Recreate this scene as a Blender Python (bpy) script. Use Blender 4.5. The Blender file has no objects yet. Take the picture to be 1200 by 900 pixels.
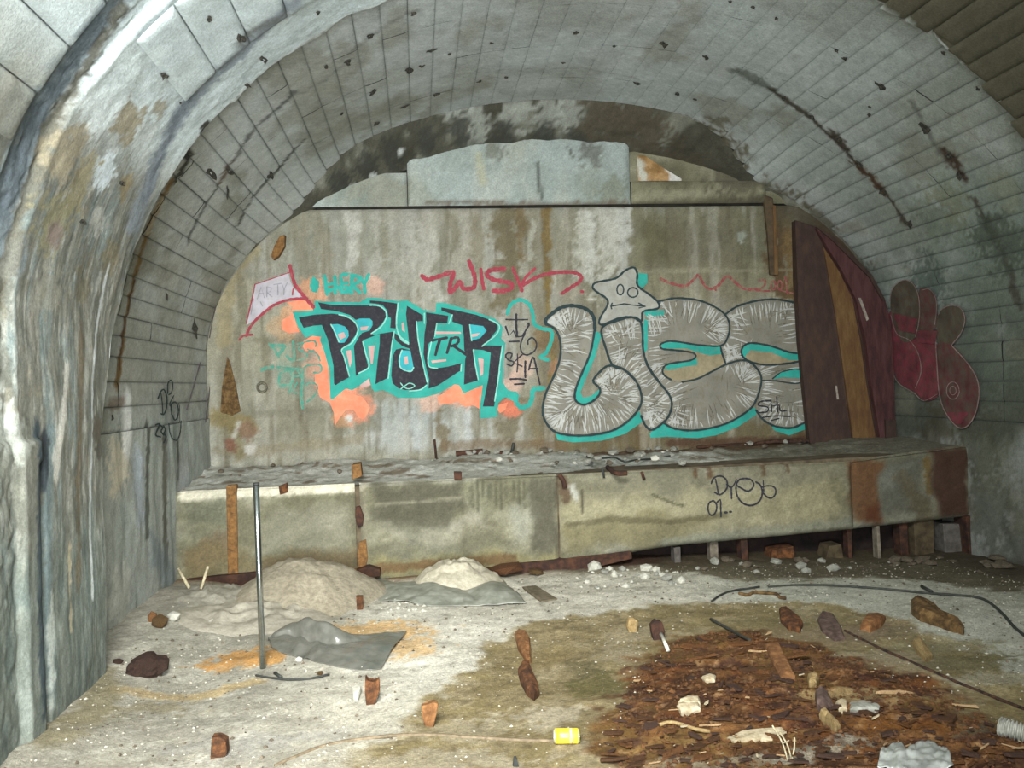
import bpy, bmesh, math, random
import numpy as np
from mathutils import Vector, Matrix

scene = bpy.context.scene
# ------------------------------------------------------------------ camera
YAW, ROLL, FOC = math.radians(6.0), 0.03, 1050.0
CAM = np.array([0.0, 0.0, 1.6])
Fv = np.array([math.sin(YAW), math.cos(YAW), 0.0])
R0 = np.array([math.cos(YAW), -math.sin(YAW), 0.0])
U0 = np.array([0.0, 0.0, 1.0])
Rv = R0 * math.cos(ROLL) - U0 * math.sin(ROLL)
Uv = U0 * math.cos(ROLL) + R0 * math.sin(ROLL)
cam_d = bpy.data.cameras.new('camera')
cam_d.sensor_width = 36.0
cam_d.lens = FOC / 1200.0 * 36.0
cam_d.clip_start = 0.05
cam = bpy.data.objects.new('camera', cam_d)
cam.matrix_world = Matrix(((Rv[0], Uv[0], -Fv[0], CAM[0]), (Rv[1], Uv[1], -Fv[1], CAM[1]),
                           (Rv[2], Uv[2], -Fv[2], CAM[2]), (0, 0, 0, 1)))
scene.collection.objects.link(cam)
scene.camera = cam
# ------------------------------------------------------------------ world and lights
world = bpy.data.worlds.new('world'); scene.world = world
world.use_nodes = True
bg = world.node_tree.nodes['Background']
bg.inputs[0].default_value = (0.80, 0.90, 1.0, 1); bg.inputs[1].default_value = 0.55
def add_light(name, kind, loc, target, energy, color, **kw):
    l = bpy.data.lights.new(name, kind); l.energy = energy; l.color = color
    for k, v in kw.items(): setattr(l, k, v)
    o = bpy.data.objects.new(name, l); o.location = loc
    d = Vector(target) - Vector(loc)
    o.rotation_euler = d.to_track_quat('-Z', 'Y').to_euler()
    scene.collection.objects.link(o); return o
# daylight at the tunnel mouth just behind the photographer, and a high fill added to brighten the floor
add_light('mouth_daylight', 'AREA', (-0.55, -1.3, 1.25), (-0.9, 8.0, 2.7), 290, (0.94, 0.98, 1.0), shape='RECTANGLE', size=1.3, size_y=2.2, spread=math.radians(95))
add_light('high_floor_fill', 'AREA', (-0.6, 0.3, 4.0), (-0.5, 7.6, 0.5), 350, (1.0, 0.985, 0.945), shape='RECTANGLE', size=2.0, size_y=1.2, spread=math.radians(95))
# added spot beside the camera, aimed left so the right side stays dimmer
add_light('camera_spot', 'SPOT', (-0.05, -0.05, 1.68), (-1.0, 8.0, 2.3), 150, (1.0, 0.98, 0.93), spot_size=math.radians(70), spot_blend=1.0, shadow_soft_size=0.02)
scene.view_settings.view_transform = 'Standard'
scene.view_settings.look = 'None'
scene.view_settings.exposure = -0.04
scene.view_settings.gamma = 1.0
scene.view_settings.use_curve_mapping = False
# ------------------------------------------------------------------ finding places
def ray(px, py): return Fv + Rv * (px - 600) / FOC + Uv * (450 - py) / FOC
def atY(px, py, Y): d = ray(px, py); return CAM + d * (Y / d[1])
def atZ(px, py, z=0.0): d = ray(px, py); return CAM + d * ((z - 1.6) / d[2])
XC, ZS = 1.47, 1.9                       # axis of the tunnel, springing height
MAIN, NEAR, FAR = (3.52, 2.45), (3.25, 2.40), (3.50, 2.10)
YW, YL = 9.05, 7.70                      # back wall, front of the ledge
def edge_y(s):                           # where the near ring ends, along the arc
    return np.interp(s, [-2, -.5, -.1, .3, 1.0, 2.2, 5.0, 6.5, 7.5, 9.4], [5.22, 5.27, 5.45, 5.58, 5.68, 5.62, 5.45, 5.50, 5.72, 5.82])
def hit_ring(px, py, ring):
    a, b = ring; d = ray(px, py)
    A = (d[0] / a) ** 2 + (d[2] / b) ** 2
    B = 2 * (-d[0] * XC / a ** 2 + d[2] * (1.6 - ZS) / b ** 2)
    C = (XC / a) ** 2 + ((1.6 - ZS) / b) ** 2 - 1
    s = (-B + math.sqrt(B * B - 4 * A * C)) / (2 * A)
    p = CAM + s * d
    if p[2] < ZS:
        X = XC + a if d[0] > 0 else XC - a
        p = CAM + d * (X / d[0])
    return p
def hit_vault(px, py):
    p = hit_ring(px, py, NEAR)
    if p[1] < edge_y(st(p, NEAR)[0, 0]): return p
    return hit_ring(px, py, MAIN)
def st(P, ring=MAIN):
    P = np.atleast_2d(P); a, b = ring
    t = np.arctan2((P[:, 2] - ZS) / b, (XC - P[:, 0]) / a)
    s = t * 3.0
    low = P[:, 2] < ZS; left = P[:, 0] < XC
    s = np.where(low & left, P[:, 2] - ZS, s)
    s = np.where(low & ~left, 3 * math.pi + ZS - P[:, 2], s)
    return np.stack([s, P[:, 1]], 1)
def uv_vault(px, py):
    p = hit_ring(px, py, NEAR)
    if p[1] < edge_y(st(p, NEAR)[0, 0]): return st(p, NEAR)[0]
    return st(hit_ring(px, py, MAIN), MAIN)[0]
def ring_pt(s, Y, ring, off=0.0):
    a, b = ring[0] + off, ring[1] + off
    s = np.asarray(s, float); t = np.clip(s / 3.0, 0, math.pi)
    x = XC - a * np.cos(t); z = ZS + b * np.sin(t)
    z = np.where(s < 0, ZS + s, np.where(s > 3 * math.pi, ZS - (s - 3 * math.pi), z))
    return np.stack([x, np.broadcast_to(Y, x.shape), z], -1)
# ------------------------------------------------------------------ noise and colour
def _hash(i, j, k, seed):
    h = (i * 374761393 + j * 668265263 + k * 2147483647 + seed * 974634777) & 0xFFFFFFFF
    h = ((h ^ (h >> 13)) * 1274126177) & 0xFFFFFFFF
    h = ((h ^ (h >> 16)) * 2246822519) & 0xFFFFFFFF
    return ((h ^ (h >> 15)) & 0xFFFFFF) / float(0xFFFFFF)
def vnoise(P, seed=0):
    P = np.asarray(P, float)
    if P.shape[1] == 2: P = np.concatenate([P, np.zeros((len(P), 1))], 1)
    I = np.floor(P).astype(np.int64); f = P - I; f = f * f * (3 - 2 * f)
    r = 0
    for a in (0, 1):
        for b in (0, 1):
            for c in (0, 1):
                w = (f[:, 0] if a else 1 - f[:, 0]) * (f[:, 1] if b else 1 - f[:, 1]) * (f[:, 2] if c else 1 - f[:, 2])
                r = r + w * _hash(I[:, 0] + a, I[:, 1] + b, I[:, 2] + c, seed)
    return r
def fbm(P, scale=1.0, seed=0, octs=4, stretch=None):
    P = np.asarray(P, float) * scale
    if stretch is not None: P = P * np.asarray(stretch)
    r, a, t = 0, 1.0, 0
    for o in range(octs):
        r = r + a * vnoise(P * 2.03 ** o + 17.3 * o, seed + o * 31); t += a; a *= 0.55
    return r / t
def lin(c):
    c = np.clip(np.asarray(c, float) / 255.0, 0, 1)
    return np.where(c <= 0.04045, c / 12.92, ((c + 0.055) / 1.055) ** 2.4)
def sstep(x, a, b):
    t = np.clip((x - a) / (b - a + 1e-9), 0, 1); return t * t * (3 - 2 * t)
class Paint:
    """Stains and dirt laid on a surface chart uv (metres); colours in display values."""
    def __init__(s, uv, base, seed=1):
        s.uv = np.asarray(uv, float); n = len(s.uv)
        s.c = np.broadcast_to(np.asarray(base, float), (n, 3)).copy()
        s.n1 = fbm(s.uv, 9, seed, 4); s.n2 = fbm(s.uv, 34, seed + 5, 3)
        s.w = (np.stack([fbm(s.uv, 5, seed + 9, 3), fbm(s.uv, 5, seed + 77, 3)], 1) - 0.5)
    def mix(s, m, col): m = np.clip(m, 0, 1)[:, None]; s.c = s.c * (1 - m) + np.asarray(col, float) * m
    def mottle(s, col, scale, thr, soft, k, seed, stretch=None):
        n = fbm(s.uv, scale, seed, 4, stretch); s.mix(sstep(n, thr - soft, thr + soft) * k, col)
    def blob(s, c, r, col, k=0.8, rough=1.2, soft=0.28, rot=0.0, warp=0.35):
        r = np.asarray(r, float) if np.ndim(r) else np.array([r, r], float)
        q = s.uv + s.w * warp * 2 * r.max() - np.asarray(c)
        ca, sa = math.cos(rot), math.sin(rot)
        d = np.sqrt(((q[:, 0] * ca + q[:, 1] * sa) / r[0]) ** 2 + ((-q[:, 0] * sa + q[:, 1] * ca) / r[1]) ** 2)
        s.mix(sstep(1 - d + (s.n1 - 0.5) * rough + (s.n2 - .5) * rough * 1.1, -soft * .3, soft) * k, col)
    def line(s, pts, w, col, k=0.8, rough=0.9, soft=0.5, warp=0.3):
        q = s.uv + s.w * warp * w * 2; d = np.full(len(q), 1e9)
        for a, b in zip(pts[:-1], pts[1:]):
            a = np.asarray(a); ab = np.asarray(b) - a
            t = np.clip(((q - a) @ ab) / (ab @ ab + 1e-12), 0, 1)
            d = np.minimum(d, np.linalg.norm(q - a - t[:, None] * ab, axis=1))
        s.mix(sstep(1 - d / w + (s.n1 - .5) * rough + (s.n2 - .5) * rough, -soft * .3, soft) * k, col)
    def poly(s, pts, col, k=0.9, soft=0.08, rough=0.15, warp=0.15):
        q = s.uv + s.w * warp; pts = [np.asarray(p, float) for p in pts]
        ins = np.zeros(len(q), bool); d = np.full(len(q), 1e9)
        for a, b in zip(pts, pts[1:] + pts[:1]):
            ab = b - a; t = np.clip(((q - a) @ ab) / (ab @ ab + 1e-12), 0, 1)
            d = np.minimum(d, np.linalg.norm(q - a - t[:, None] * ab, axis=1))
            if abs(ab[1]) > 1e-9:
                cr = ((a[1] > q[:, 1]) != (b[1] > q[:, 1])) & (q[:, 0] < ab[0] * (q[:, 1] - a[1]) / ab[1] + a[0])
                ins ^= cr
        sd = np.where(ins, d, -d) + (s.n1 - .5) * rough
        m = sstep(sd, -soft, soft); s.mix(m * k, col); return m
    def grain(s, amp, seed=3):
        s.c *= 1 + amp * ((fbm(s.uv, 45, seed, 3) - .5) * 1.2 + (s.n1 - .5))[:, None]
# ------------------------------------------------------------------ objects
def link(o, parent=None):
    scene.collection.objects.link(o)
    if parent is not None: o.parent = parent
    return o
def tag(o, label=None, cat=None, group=None, kind=None):
    if label: o['label'] = label
    if cat: o['category'] = cat
    if group: o['group'] = group
    if kind: o['kind'] = kind
    return o
def empty(name, loc=(0, 0, 0)):
    o = bpy.data.objects.new(name, None); o.location = loc; o.empty_display_size = .1; return link(o)
def mesh_np(name, V, F, mat, parent=None, col=None, smooth=True, local=None):
    """V (n,3) world positions, F (m,4) or (m,3)."""
    V = np.asarray(V, np.float32).reshape(-1, 3); F = np.asarray(F, np.int32)
    if parent is not None and local is None: V = V - np.array(parent.matrix_basis.translation, np.float32) if parent.parent is None else V - np.array(parent.matrix_basis.translation + parent.parent.matrix_basis.translation, np.float32)
    me = bpy.data.meshes.new(name)
    me.vertices.add(len(V)); me.vertices.foreach_set('co', V.ravel())
    k = F.shape[1]
    me.loops.add(F.size); me.loops.foreach_set('vertex_index', F.ravel())
    me.polygons.add(len(F)); me.polygons.foreach_set('loop_start', np.arange(0, F.size, k, dtype=np.int32))
    me.polygons.foreach_set('use_smooth', np.full(len(F), smooth))
    me.update(calc_edges=True)
    if col is not None:
        a = me.attributes.new('Col', 'FLOAT_COLOR', 'POINT')
        c = np.ones((len(V), 4), np.float32); c[:, :3] = lin(col); a.data.foreach_set('color', c.ravel())
    me.materials.append(mat)
    return link(bpy.data.objects.new(name, me), parent)
def grid_faces(nu, nv, flip=False):
    i, j = np.meshgrid(np.arange(nu - 1), np.arange(nv - 1), indexing='ij')
    a = (i * nv + j).ravel(); f = np.stack([a, a + nv, a + nv + 1, a + 1], 1)
    return f[:, ::-1].copy() if flip else f
def bm_obj(name, bm, mat, parent=None, smooth=False, loc=None):
    me = bpy.data.meshes.new(name)
    bmesh.ops.recalc_face_normals(bm, faces=bm.faces[:])
    bm.to_mesh(me); bm.free()
    if smooth:
        me.polygons.foreach_set('use_smooth', np.full(len(me.polygons), True))
    me.materials.append(mat)
    o = bpy.data.objects.new(name, me)
    if loc is not None: o.location = loc
    return link(o, parent)
# ------------------------------------------------------------------ materials
def nodes_of(name):
    m = bpy.data.materials.new(name); m.use_nodes = True
    nt = m.node_tree; return m, nt, nt.nodes['Principled BSDF']
def bump_chain(nt, b, scales, strength, dist=0.01):
    tc = nt.nodes.new('ShaderNodeTexCoord'); prev = None
    for sc in scales:
        n = nt.nodes.new('ShaderNodeTexNoise'); n.inputs['Scale'].default_value = sc
        n.inputs['Detail'].default_value = 6; n.inputs['Roughness'].default_value = .65
        nt.links.new(tc.outputs['Object'], n.inputs['Vector'])
        bp = nt.nodes.new('ShaderNodeBump'); bp.inputs['Strength'].default_value = strength
        bp.inputs['Distance'].default_value = dist
        nt.links.new(n.outputs['Fac'], bp.inputs['Height'])
        if prev: nt.links.new(prev.outputs['Normal'], bp.inputs['Normal'])
        prev = bp
    nt.links.new(prev.outputs['Normal'], b.inputs['Normal']); return tc
def attr_mat(name, rough=0.9, grain=0.35, gscale=55, bscales=(18, 70), bstr=0.5, spec=0.25, dist=.01):
    m, nt, b = nodes_of(name)
    at = nt.nodes.new('ShaderNodeAttribute'); at.attribute_name = 'Col'
    tc = bump_chain(nt, b, bscales, bstr, dist)
    n = nt.nodes.new('ShaderNodeTexNoise'); n.inputs['Scale'].default_value = gscale
    n.inputs['Detail'].default_value = 5; n.inputs['Roughness'].default_value = .7
    nt.links.new(tc.outputs['Object'], n.inputs['Vector'])
    mr = nt.nodes.new('ShaderNodeMapRange'); mr.inputs[1].default_value = .3; mr.inputs[2].default_value = .7
    mr.inputs[3].default_value = 1 - grain; mr.inputs[4].default_value = 1 + grain
    nt.links.new(n.outputs['Fac'], mr.inputs[0])
    vm = nt.nodes.new('ShaderNodeVectorMath'); vm.operation = 'SCALE'
    nt.links.new(at.outputs['Color'], vm.inputs[0]); nt.links.new(mr.outputs[0], vm.inputs['Scale'])
    nt.links.new(vm.outputs[0], b.inputs['Base Color'])
    b.inputs['Roughness'].default_value = rough; b.inputs['Specular IOR Level'].default_value = spec
    return m
def noise_mat(name, c1, c2, scale=20, rough=0.85, metallic=0.0, bstr=0.4, spec=0.3, c3=None, lo=.38, hi=.62, dist=.01, stretch=None):
    m, nt, b = nodes_of(name)
    tc = bump_chain(nt, b, (scale * 1.3, scale * 5), bstr, dist)
    n = nt.nodes.new('ShaderNodeTexNoise'); n.inputs['Scale'].default_value = scale
    n.inputs['Detail'].default_value = 6; n.inputs['Roughness'].default_value = .65
    if stretch is not None:
        mp = nt.nodes.new('ShaderNodeMapping'); mp.inputs['Scale'].default_value = stretch
        nt.links.new(tc.outputs['Object'], mp.inputs['Vector']); nt.links.new(mp.outputs[0], n.inputs['Vector'])
    else: nt.links.new(tc.outputs['Object'], n.inputs['Vector'])
    r = nt.nodes.new('ShaderNodeValToRGB'); e = r.color_ramp.elements
    e[0].position = lo; e[1].position = hi
    e[0].color = (*lin(c1), 1); e[1].color = (*lin(c2), 1)
    if c3 is not None:
        k = e.new(.5 * (lo + hi)); k.color = (*lin(c3), 1)
    nt.links.new(n.outputs['Fac'], r.inputs['Fac']); nt.links.new(r.outputs['Color'], b.inputs['Base Color'])
    b.inputs['Roughness'].default_value = rough; b.inputs['Metallic'].default_value = metallic
    b.inputs['Specular IOR Level'].default_value = spec
    return m
M_conc = attr_mat('stained_concrete', .9, .26, 75, (40, 130), .5, .2, .006)
M_floor = attr_mat('dusty_ground', .94, .34, 60, (45, 150), .9, .15, .010)
M_ledge = attr_mat('ledge_concrete', .9, .24, 70, (40, 120), .5, .2, .006)
# ================================================================== vault stains
def paint_vault(uv):
    p = Paint(uv, (160, 165, 161), 11)
    s = uv[:, 0]; S1 = 3 * math.pi
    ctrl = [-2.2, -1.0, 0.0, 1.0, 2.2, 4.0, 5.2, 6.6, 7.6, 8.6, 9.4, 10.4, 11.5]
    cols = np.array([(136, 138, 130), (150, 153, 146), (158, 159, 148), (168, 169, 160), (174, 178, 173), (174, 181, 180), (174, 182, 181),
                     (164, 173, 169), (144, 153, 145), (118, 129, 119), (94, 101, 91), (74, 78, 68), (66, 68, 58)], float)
    p.c = np.stack([np.interp(s, ctrl, cols[:, k]) for k in range(3)], 1)  # light falloff put into the colour: right darker, over algae; left raised
    near_zone = uv[:, 1] < 5.25
    def L(pts, w, col, k=.8, **kw): p.line([uv_vault(*q) for q in pts], w, col, k, **kw)
    def B(x, y, rx, col, k=.8, ry=None, **kw):
        c = uv_vault(x, y); p.blob(c, (ry or rx, rx) if ry else rx, col, k, **kw)   # radii: along the arc, along the tunnel
    p.mottle((138, 140, 130), 1.1, .56, .14, .5, 3)
    p.mottle((182, 188, 186), 1.6, .60, .12, .5, 5)
    p.mottle((120, 118, 102), 2.3, .64, .08, .45, 8, (1, .6))
    # near ring, left: pale plaster high up with bluish daylight put into its colour, grey-brown below
    up = sstep(s, 1.0, 1.6) * sstep(-uv[:, 1], -edge_y(s) - .05, -edge_y(s) + .05) * (s < 4.7)
    p.mix(up * .85, (187, 199, 199))
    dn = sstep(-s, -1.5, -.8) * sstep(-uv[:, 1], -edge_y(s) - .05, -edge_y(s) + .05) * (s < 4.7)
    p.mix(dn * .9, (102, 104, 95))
    p.mix(dn * sstep(fbm(uv, 1, 41, 5, (2.0, 22)), .53, .70) * .5, (146, 144, 132))
    p.mix(dn * sstep(fbm(uv, 1, 43, 5, (1.8, 26)), .52, .66) * .5, (88, 90, 82))
    p.mix(dn * sstep(fbm(uv, 1, 47, 5, (1.5, 14)), .54, .68) * .6, (112, 128, 128))
    p.mix(dn * sstep(fbm(uv, 1, 141, 5, (5, 34)), .54, .70) * .55, (172, 172, 162)); p.mix(dn * sstep(fbm(uv, 1, 143, 5, (4.5, 38)), .54, .70) * .55, (78, 79, 70)); p.mix(dn * sstep(fbm(uv, 1, 145, 4, (11, 22)), .58, .70) * .4, (124, 118, 100))
    lo = sstep(-s, .7, 1.3) * sstep(-uv[:, 1], -edge_y(s) - .05, -edge_y(s) + .05) * (s < 0)
    p.mix(lo * .6, (98, 107, 100)); p.mix(lo * sstep(fbm(uv, 1, 147, 4, (4.0, 30)), .54, .70) * .5, (138, 146, 138)); p.mix(lo * sstep(fbm(uv, 1, 149, 4, (3.5, 28)), .55, .70) * .5, (72, 84, 80))
    # right end of the near ring: soot and brown dirt
    rt = (s > 5.2) * sstep(-uv[:, 1], -5.95, -5.75 + 0 * s)
    p.mix((s > 5.0) * (uv[:, 1] < edge_y(s) + .02) * .9, (82, 78, 62))
    # grey groove ring and seam ring on the left
    L([(136, 0), (118, 30), (95, 75), (65, 110), (40, 160), (22, 220), (8, 300)], .20, (110, 122, 128), .85)
    L([(118, 40), (80, 100), (40, 160), (15, 250)], .09, (88, 98, 104), .7, rough=1.6)
    L([(150, 15), (112, 78), (70, 150), (45, 210), (20, 300), (5, 380)], .05, (92, 88, 74), .7, rough=1.6)
    L([(338, 0), (290, 50), (240, 96), (212, 135), (188, 180), (172, 225), (158, 260)], .11, (124, 132, 138), .85, rough=1.0)
    L([(225, 110), (195, 170), (172, 230)], .05, (98, 106, 114), .6, rough=1.8)
    # plaster patches
    for x, y, r, c, k in [(128, 130, .22, (192, 200, 198), .9), (150, 90, .2, (186, 196, 194), .8), (208, 85, .15, (184, 194, 192), .8), (122, 202, .13, (190, 200, 202), .95), (175, 155, .1, (170, 176, 172), .8),
                          (150, 145, .14, (134, 126, 104), .85), (185, 130, .1, (140, 134, 116), .8), (80, 180, .17, (140, 132, 110), .85), (95, 215, .17, (132, 126, 100), .85), (60, 262, .2, (124, 120, 92), .8),
                          (150, 215, .1, (128, 116, 88), .8), (65, 275, .09, (116, 100, 100), .6), (115, 262, .12, (165, 166, 158), .7), (130, 300, .14, (112, 104, 80), .6), (100, 330, .15, (104, 98, 78), .6), (60, 340, .15, (132, 130, 116), .6),
                          (15, 498, .14, (186, 192, 186), .9), (22, 522, .07, (196, 202, 196), .9), (30, 545, .3, (96, 98, 88), .6)]:
        B(x, y, r, c, k)
    # dark lower band of the near pier and the long streaks down it
    L([(44, 505), (42, 600), (44, 720), (48, 830)], .055, (52, 62, 66), .9, rough=1.0)
    L([(57, 505), (56, 600), (58, 760), (60, 820)], .05, (104, 120, 122), .7, rough=1.2)
    L([(52, 510), (50, 565)], .05, (46, 52, 56), .9)
    L([(95, 380), (92, 520), (92, 690)], .035, (96, 84, 64), .65, rough=1.2)
    L([(78, 430), (68, 520), (64, 560)], .03, (176, 174, 164), .8, rough=1.3)
    L([(72, 470), (62, 540)], .03, (182, 180, 170), .7, rough=1.4)
    L([(62, 700), (60, 760), (60, 830)], .03, (178, 182, 172), .7, rough=1.6)
    L([(82, 640), (83, 740)], .02, (182, 170, 140), .7, rough=1.6)
    L([(128, 310), (115, 380), (108, 450), (106, 600), (108, 700)], .018, (180, 186, 184), .85, rough=.8)
    L([(119, 320), (103, 400), (97, 500)], .03, (150, 152, 144), .6, rough=1.2)
    # seam at the step into the wider vault
    L([(240, 150), (222, 185), (205, 212)], .045, (46, 44, 38), .9, rough=1.2)
    L([(200, 212), (182, 250), (168, 290), (155, 340), (145, 400), (138, 450)], .045, (112, 84, 44), .85, rough=1.1)
    L([(158, 330), (147, 380), (140, 430)], .02, (70, 44, 34), .8)
    L([(190, 235), (172, 275)], .03, (180, 178, 160), .6)
    # wall below the wider vault, left
    q = sstep(-s, .35, .5) * (uv[:, 1] > edge_y(s)) * (s < 0)
    p.mix(q * .6, (158, 165, 158)); p.mix(q * sstep(fbm(uv, 1, 151, 4, (1.2, 12)), .55, .68) * .5, (176, 180, 172)); p.mix(q * sstep(fbm(uv, 1, 153, 4, (1.0, 14)), .58, .70) * .55, (112, 120, 116))
    B(137, 545, .26, (196, 190, 170), .9, ry=.22); B(140, 640, .3, (166, 174, 168), .6); B(140, 700, .25, (186, 188, 178), .7)
    L([(149, 470), (148, 522)], .11, (222, 224, 220), .95, rough=.4)
    L([(160, 540), (163, 600)], .14, (168, 178, 186), .8)
    L([(172, 498), (171, 560), (171, 630)], .045, (70, 74, 66), .8, rough=1.2)
    L([(193, 520), (192, 590), (193, 660)], .07, (82, 80, 70), .75, rough=1.3)
    L([(207, 520), (208, 560)], .05, (64, 62, 58), .7)
    L([(178, 640), (200, 680)], .14, (112, 124, 128), .6)
    L([(214, 560), (216, 660)], .2, (164, 166, 166), .6)
    B(115, 505, .1, (84, 78, 66), .8); B(117, 525, .07, (70, 68, 60), .8)
    L([(130, 475), (145, 470)], .05, (110, 92, 78), .6)
    # rust and soot along the casting joints
    dark = (62, 64, 58)
    def J(pts, w=.03, col=dark, k=.75): L(pts, w, col, k, rough=1.9, soft=.7, warp=.8)
    J([(343, 110), (322, 130), (300, 150), (282, 175), (266, 198), (250, 225), (236, 248), (222, 280)], .035, (76, 78, 74))
    J([(266, 195), (255, 215)], .06, (92, 74, 62), .7)
    J([(355, 165), (325, 200), (300, 225), (278, 262)]); J([(335, 236), (318, 258), (296, 290)])
    J([(410, 70), (380, 95), (350, 112)], .02, (100, 104, 100), .5); J([(490, 12), (440, 38), (400, 72)], .03, (110, 112, 106), .5)
    J([(330, 12), (300, 25), (278, 42)], .04, (86, 88, 84), .7)
    J([(868, 84), (888, 96), (910, 108)], .07, (92, 98, 90), .8)
    J([(905, 106), (930, 122), (960, 148), (985, 172), (1005, 195), (1035, 222), (1060, 262)], .035, (58, 52, 44), .85)
    J([(975, 155), (1000, 190)], .05, (60, 52, 44), .8); J([(1000, 190), (1036, 225)], .06, (76, 54, 40), .8)
    J([(1105, 176), (1118, 192), (1128, 210)], .06, (60, 46, 38), .9); J([(1140, 235), (1160, 270), (1180, 310), (1195, 360)], .05, (62, 56, 48), .75)
    J([(1068, 120), (1084, 150), (1100, 180)], .025, (90, 92, 84), .6)
    J([(520, 90), (600, 82), (680, 80), (745, 92)], .015, (130, 134, 128), .5)
    # darker towards the lower right: damp, and the light's decline put into the colour
    B(1170, 285, .35, (76, 84, 74), .75); B(1100, 260, .3, (100, 108, 92), .5); B(1090, 330, .3, (72, 84, 78), .6)
    B(1110, 235, .22, (122, 126, 100), .5); B(1180, 225, .2, (128, 132, 112), .5); B(1150, 420, .4, (92, 102, 92), .5)
    B(1150, 520, .35, (74, 76, 64), .7); B(1160, 600, .35, (72, 76, 66), .6); B(1170, 560, .3, (96, 98, 84), .5); B(1100, 500, .3, (72, 66, 54), .6)
    # black mould above the wall's right half
    for x, y, r, k in [(815, 150, .26, .75), (850, 165, .28, .8), (800, 185, .2, .8), (880, 200, .3, .8), (920, 215, .3, .7), (960, 250, .28, .7), (905, 240, .22, .75), (985, 290, .25, .6), (1010, 310, .2, .6), (842, 140, .12, .6)]:
        B(x, y, r, (88, 82, 66), k)
    B(810, 192, .16, (52, 54, 48), .8); B(870, 185, .1, (124, 118, 100), .6); B(825, 160, .08, (140, 136, 118), .6)
    # soot along the last edge of the vault on the left
    J([(372, 222), (392, 205), (415, 188), (450, 163), (480, 147)], .08, (70, 72, 66), .8); J([(395, 200), (440, 168), (500, 140)], .05, (60, 64, 54), .8)
    B(270, 370, .2, (128, 126, 132), .4)
    p.grain(.16, 21)
    return p.c
# ================================================================== vault
ceiling = empty('ceiling'); tag(ceiling, kind='structure')
jobs = []                                    # name, V, F, uv
def ring_grid(name, s, y, ring, offs, flip=False, parent=ceiling, skew=None):
    s = np.asarray(s, float); y = np.asarray(y, float)
    Sg, Yg = np.meshgrid(s, y, indexing='ij')
    if skew is not None: Yg = skew(Sg, Yg)
    V = ring_pt(Sg, Yg, ring, 0.0)
    if offs is not None:
        o = offs(Sg, Yg); t = np.clip(Sg / 3, 0, math.pi)
        V[..., 0] += -np.cos(t) * o; V[..., 2] += np.where((Sg < 0) | (Sg > 3 * math.pi), 0, np.sin(t) * o)
    jobs.append((name, V.reshape(-1, 3), grid_faces(len(s), len(y), flip), np.stack([Sg.ravel(), Yg.ravel()], 1), parent))
rng = random.Random(5)
SEND = 3 * math.pi
def side_w(s): return 1 - sstep(s, 1.9, 3.1) + sstep(s, 5.7, 6.9)      # 1 on the flanks, 0 over the crown
def y_end(s): return 8.60 + .43 * side_w(s)
def taper(S, Y):                          # on the flanks the last pour draws in to meet the end wall
    f = np.clip((Y - 7.9) / (9.03 - 7.9), 0, 1) ** 2; t = np.clip(S / 3, 0, math.pi)
    return -.35 * f * np.sin(t) ** 2 * side_w(S)
# backing of the wider vault, a touch behind the boards' faces
ring_grid('backing_shell', np.linspace(-2.2, SEND + 2.2, 140), np.linspace(5.0, YW + .05, 20), MAIN, lambda S, Y: .016 + taper(S, Y))
jobs_backing = len(jobs)
# board-marked concrete, course by course and pour by pour
bays = [5.12, 6.42, 7.20, 7.98, 8.62]
nb = 62; edges = np.linspace(-.55, SEND + .75, nb + 1)
for k in range(nb):
    s0, s1 = edges[k] + .0004, edges[k + 1] - .0004
    mid = .5 * (s0 + s1)
    crown = math.exp(-((mid - 5.0) / 1.9) ** 2)              # the joints fade out over the crown
    dep = .0085 * (1 - .88 * crown)
    for b in range(4):
        y0, y1 = bays[b], bays[b + 1] - .0004
        if b == 3: y1 = float(y_end(mid))
        if b == 0: y0 = float(edge_y(mid)) - .12
        yo = 0.0
        y0 += yo if b > 0 else 0; 
        dr = rng.gauss(0, .0025) * (1 - .9 * crown)
        ss = np.array([s0, s0 + .010, s0 + .028] + list(np.linspace(s0 + .055, s1 - .055, 3)) + [s1 - .028, s1 - .010, s1])
        n = max(8, int((y1 - y0) / .035)); yy = np.concatenate([[y0, y0 + .012], np.linspace(y0 + .035, y1 - .035, n), [y1 - .012, y1]])
        ph = rng.uniform(0, 50)
        def offs(S, Y, s0=s0, s1=s1, y0=y0, y1=y1, dep=dep, dr=dr, ph=ph):
            e = np.minimum(S - s0, s1 - S); o = dep * (1 - sstep(e, 0, .022))
            ey = np.minimum(Y - y0, y1 - Y); o = np.maximum(o, dep * .04 * (1 - sstep(ey, 0, .016)))
            q = np.stack([S.ravel() + ph, Y.ravel()], 1)
            return o + dr + taper(S, Y) + .006 * (fbm(q, 6, 3, 3).reshape(S.shape) - .5)
        ring_grid('board_panel', ss, yy, MAIN, offs)
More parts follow.
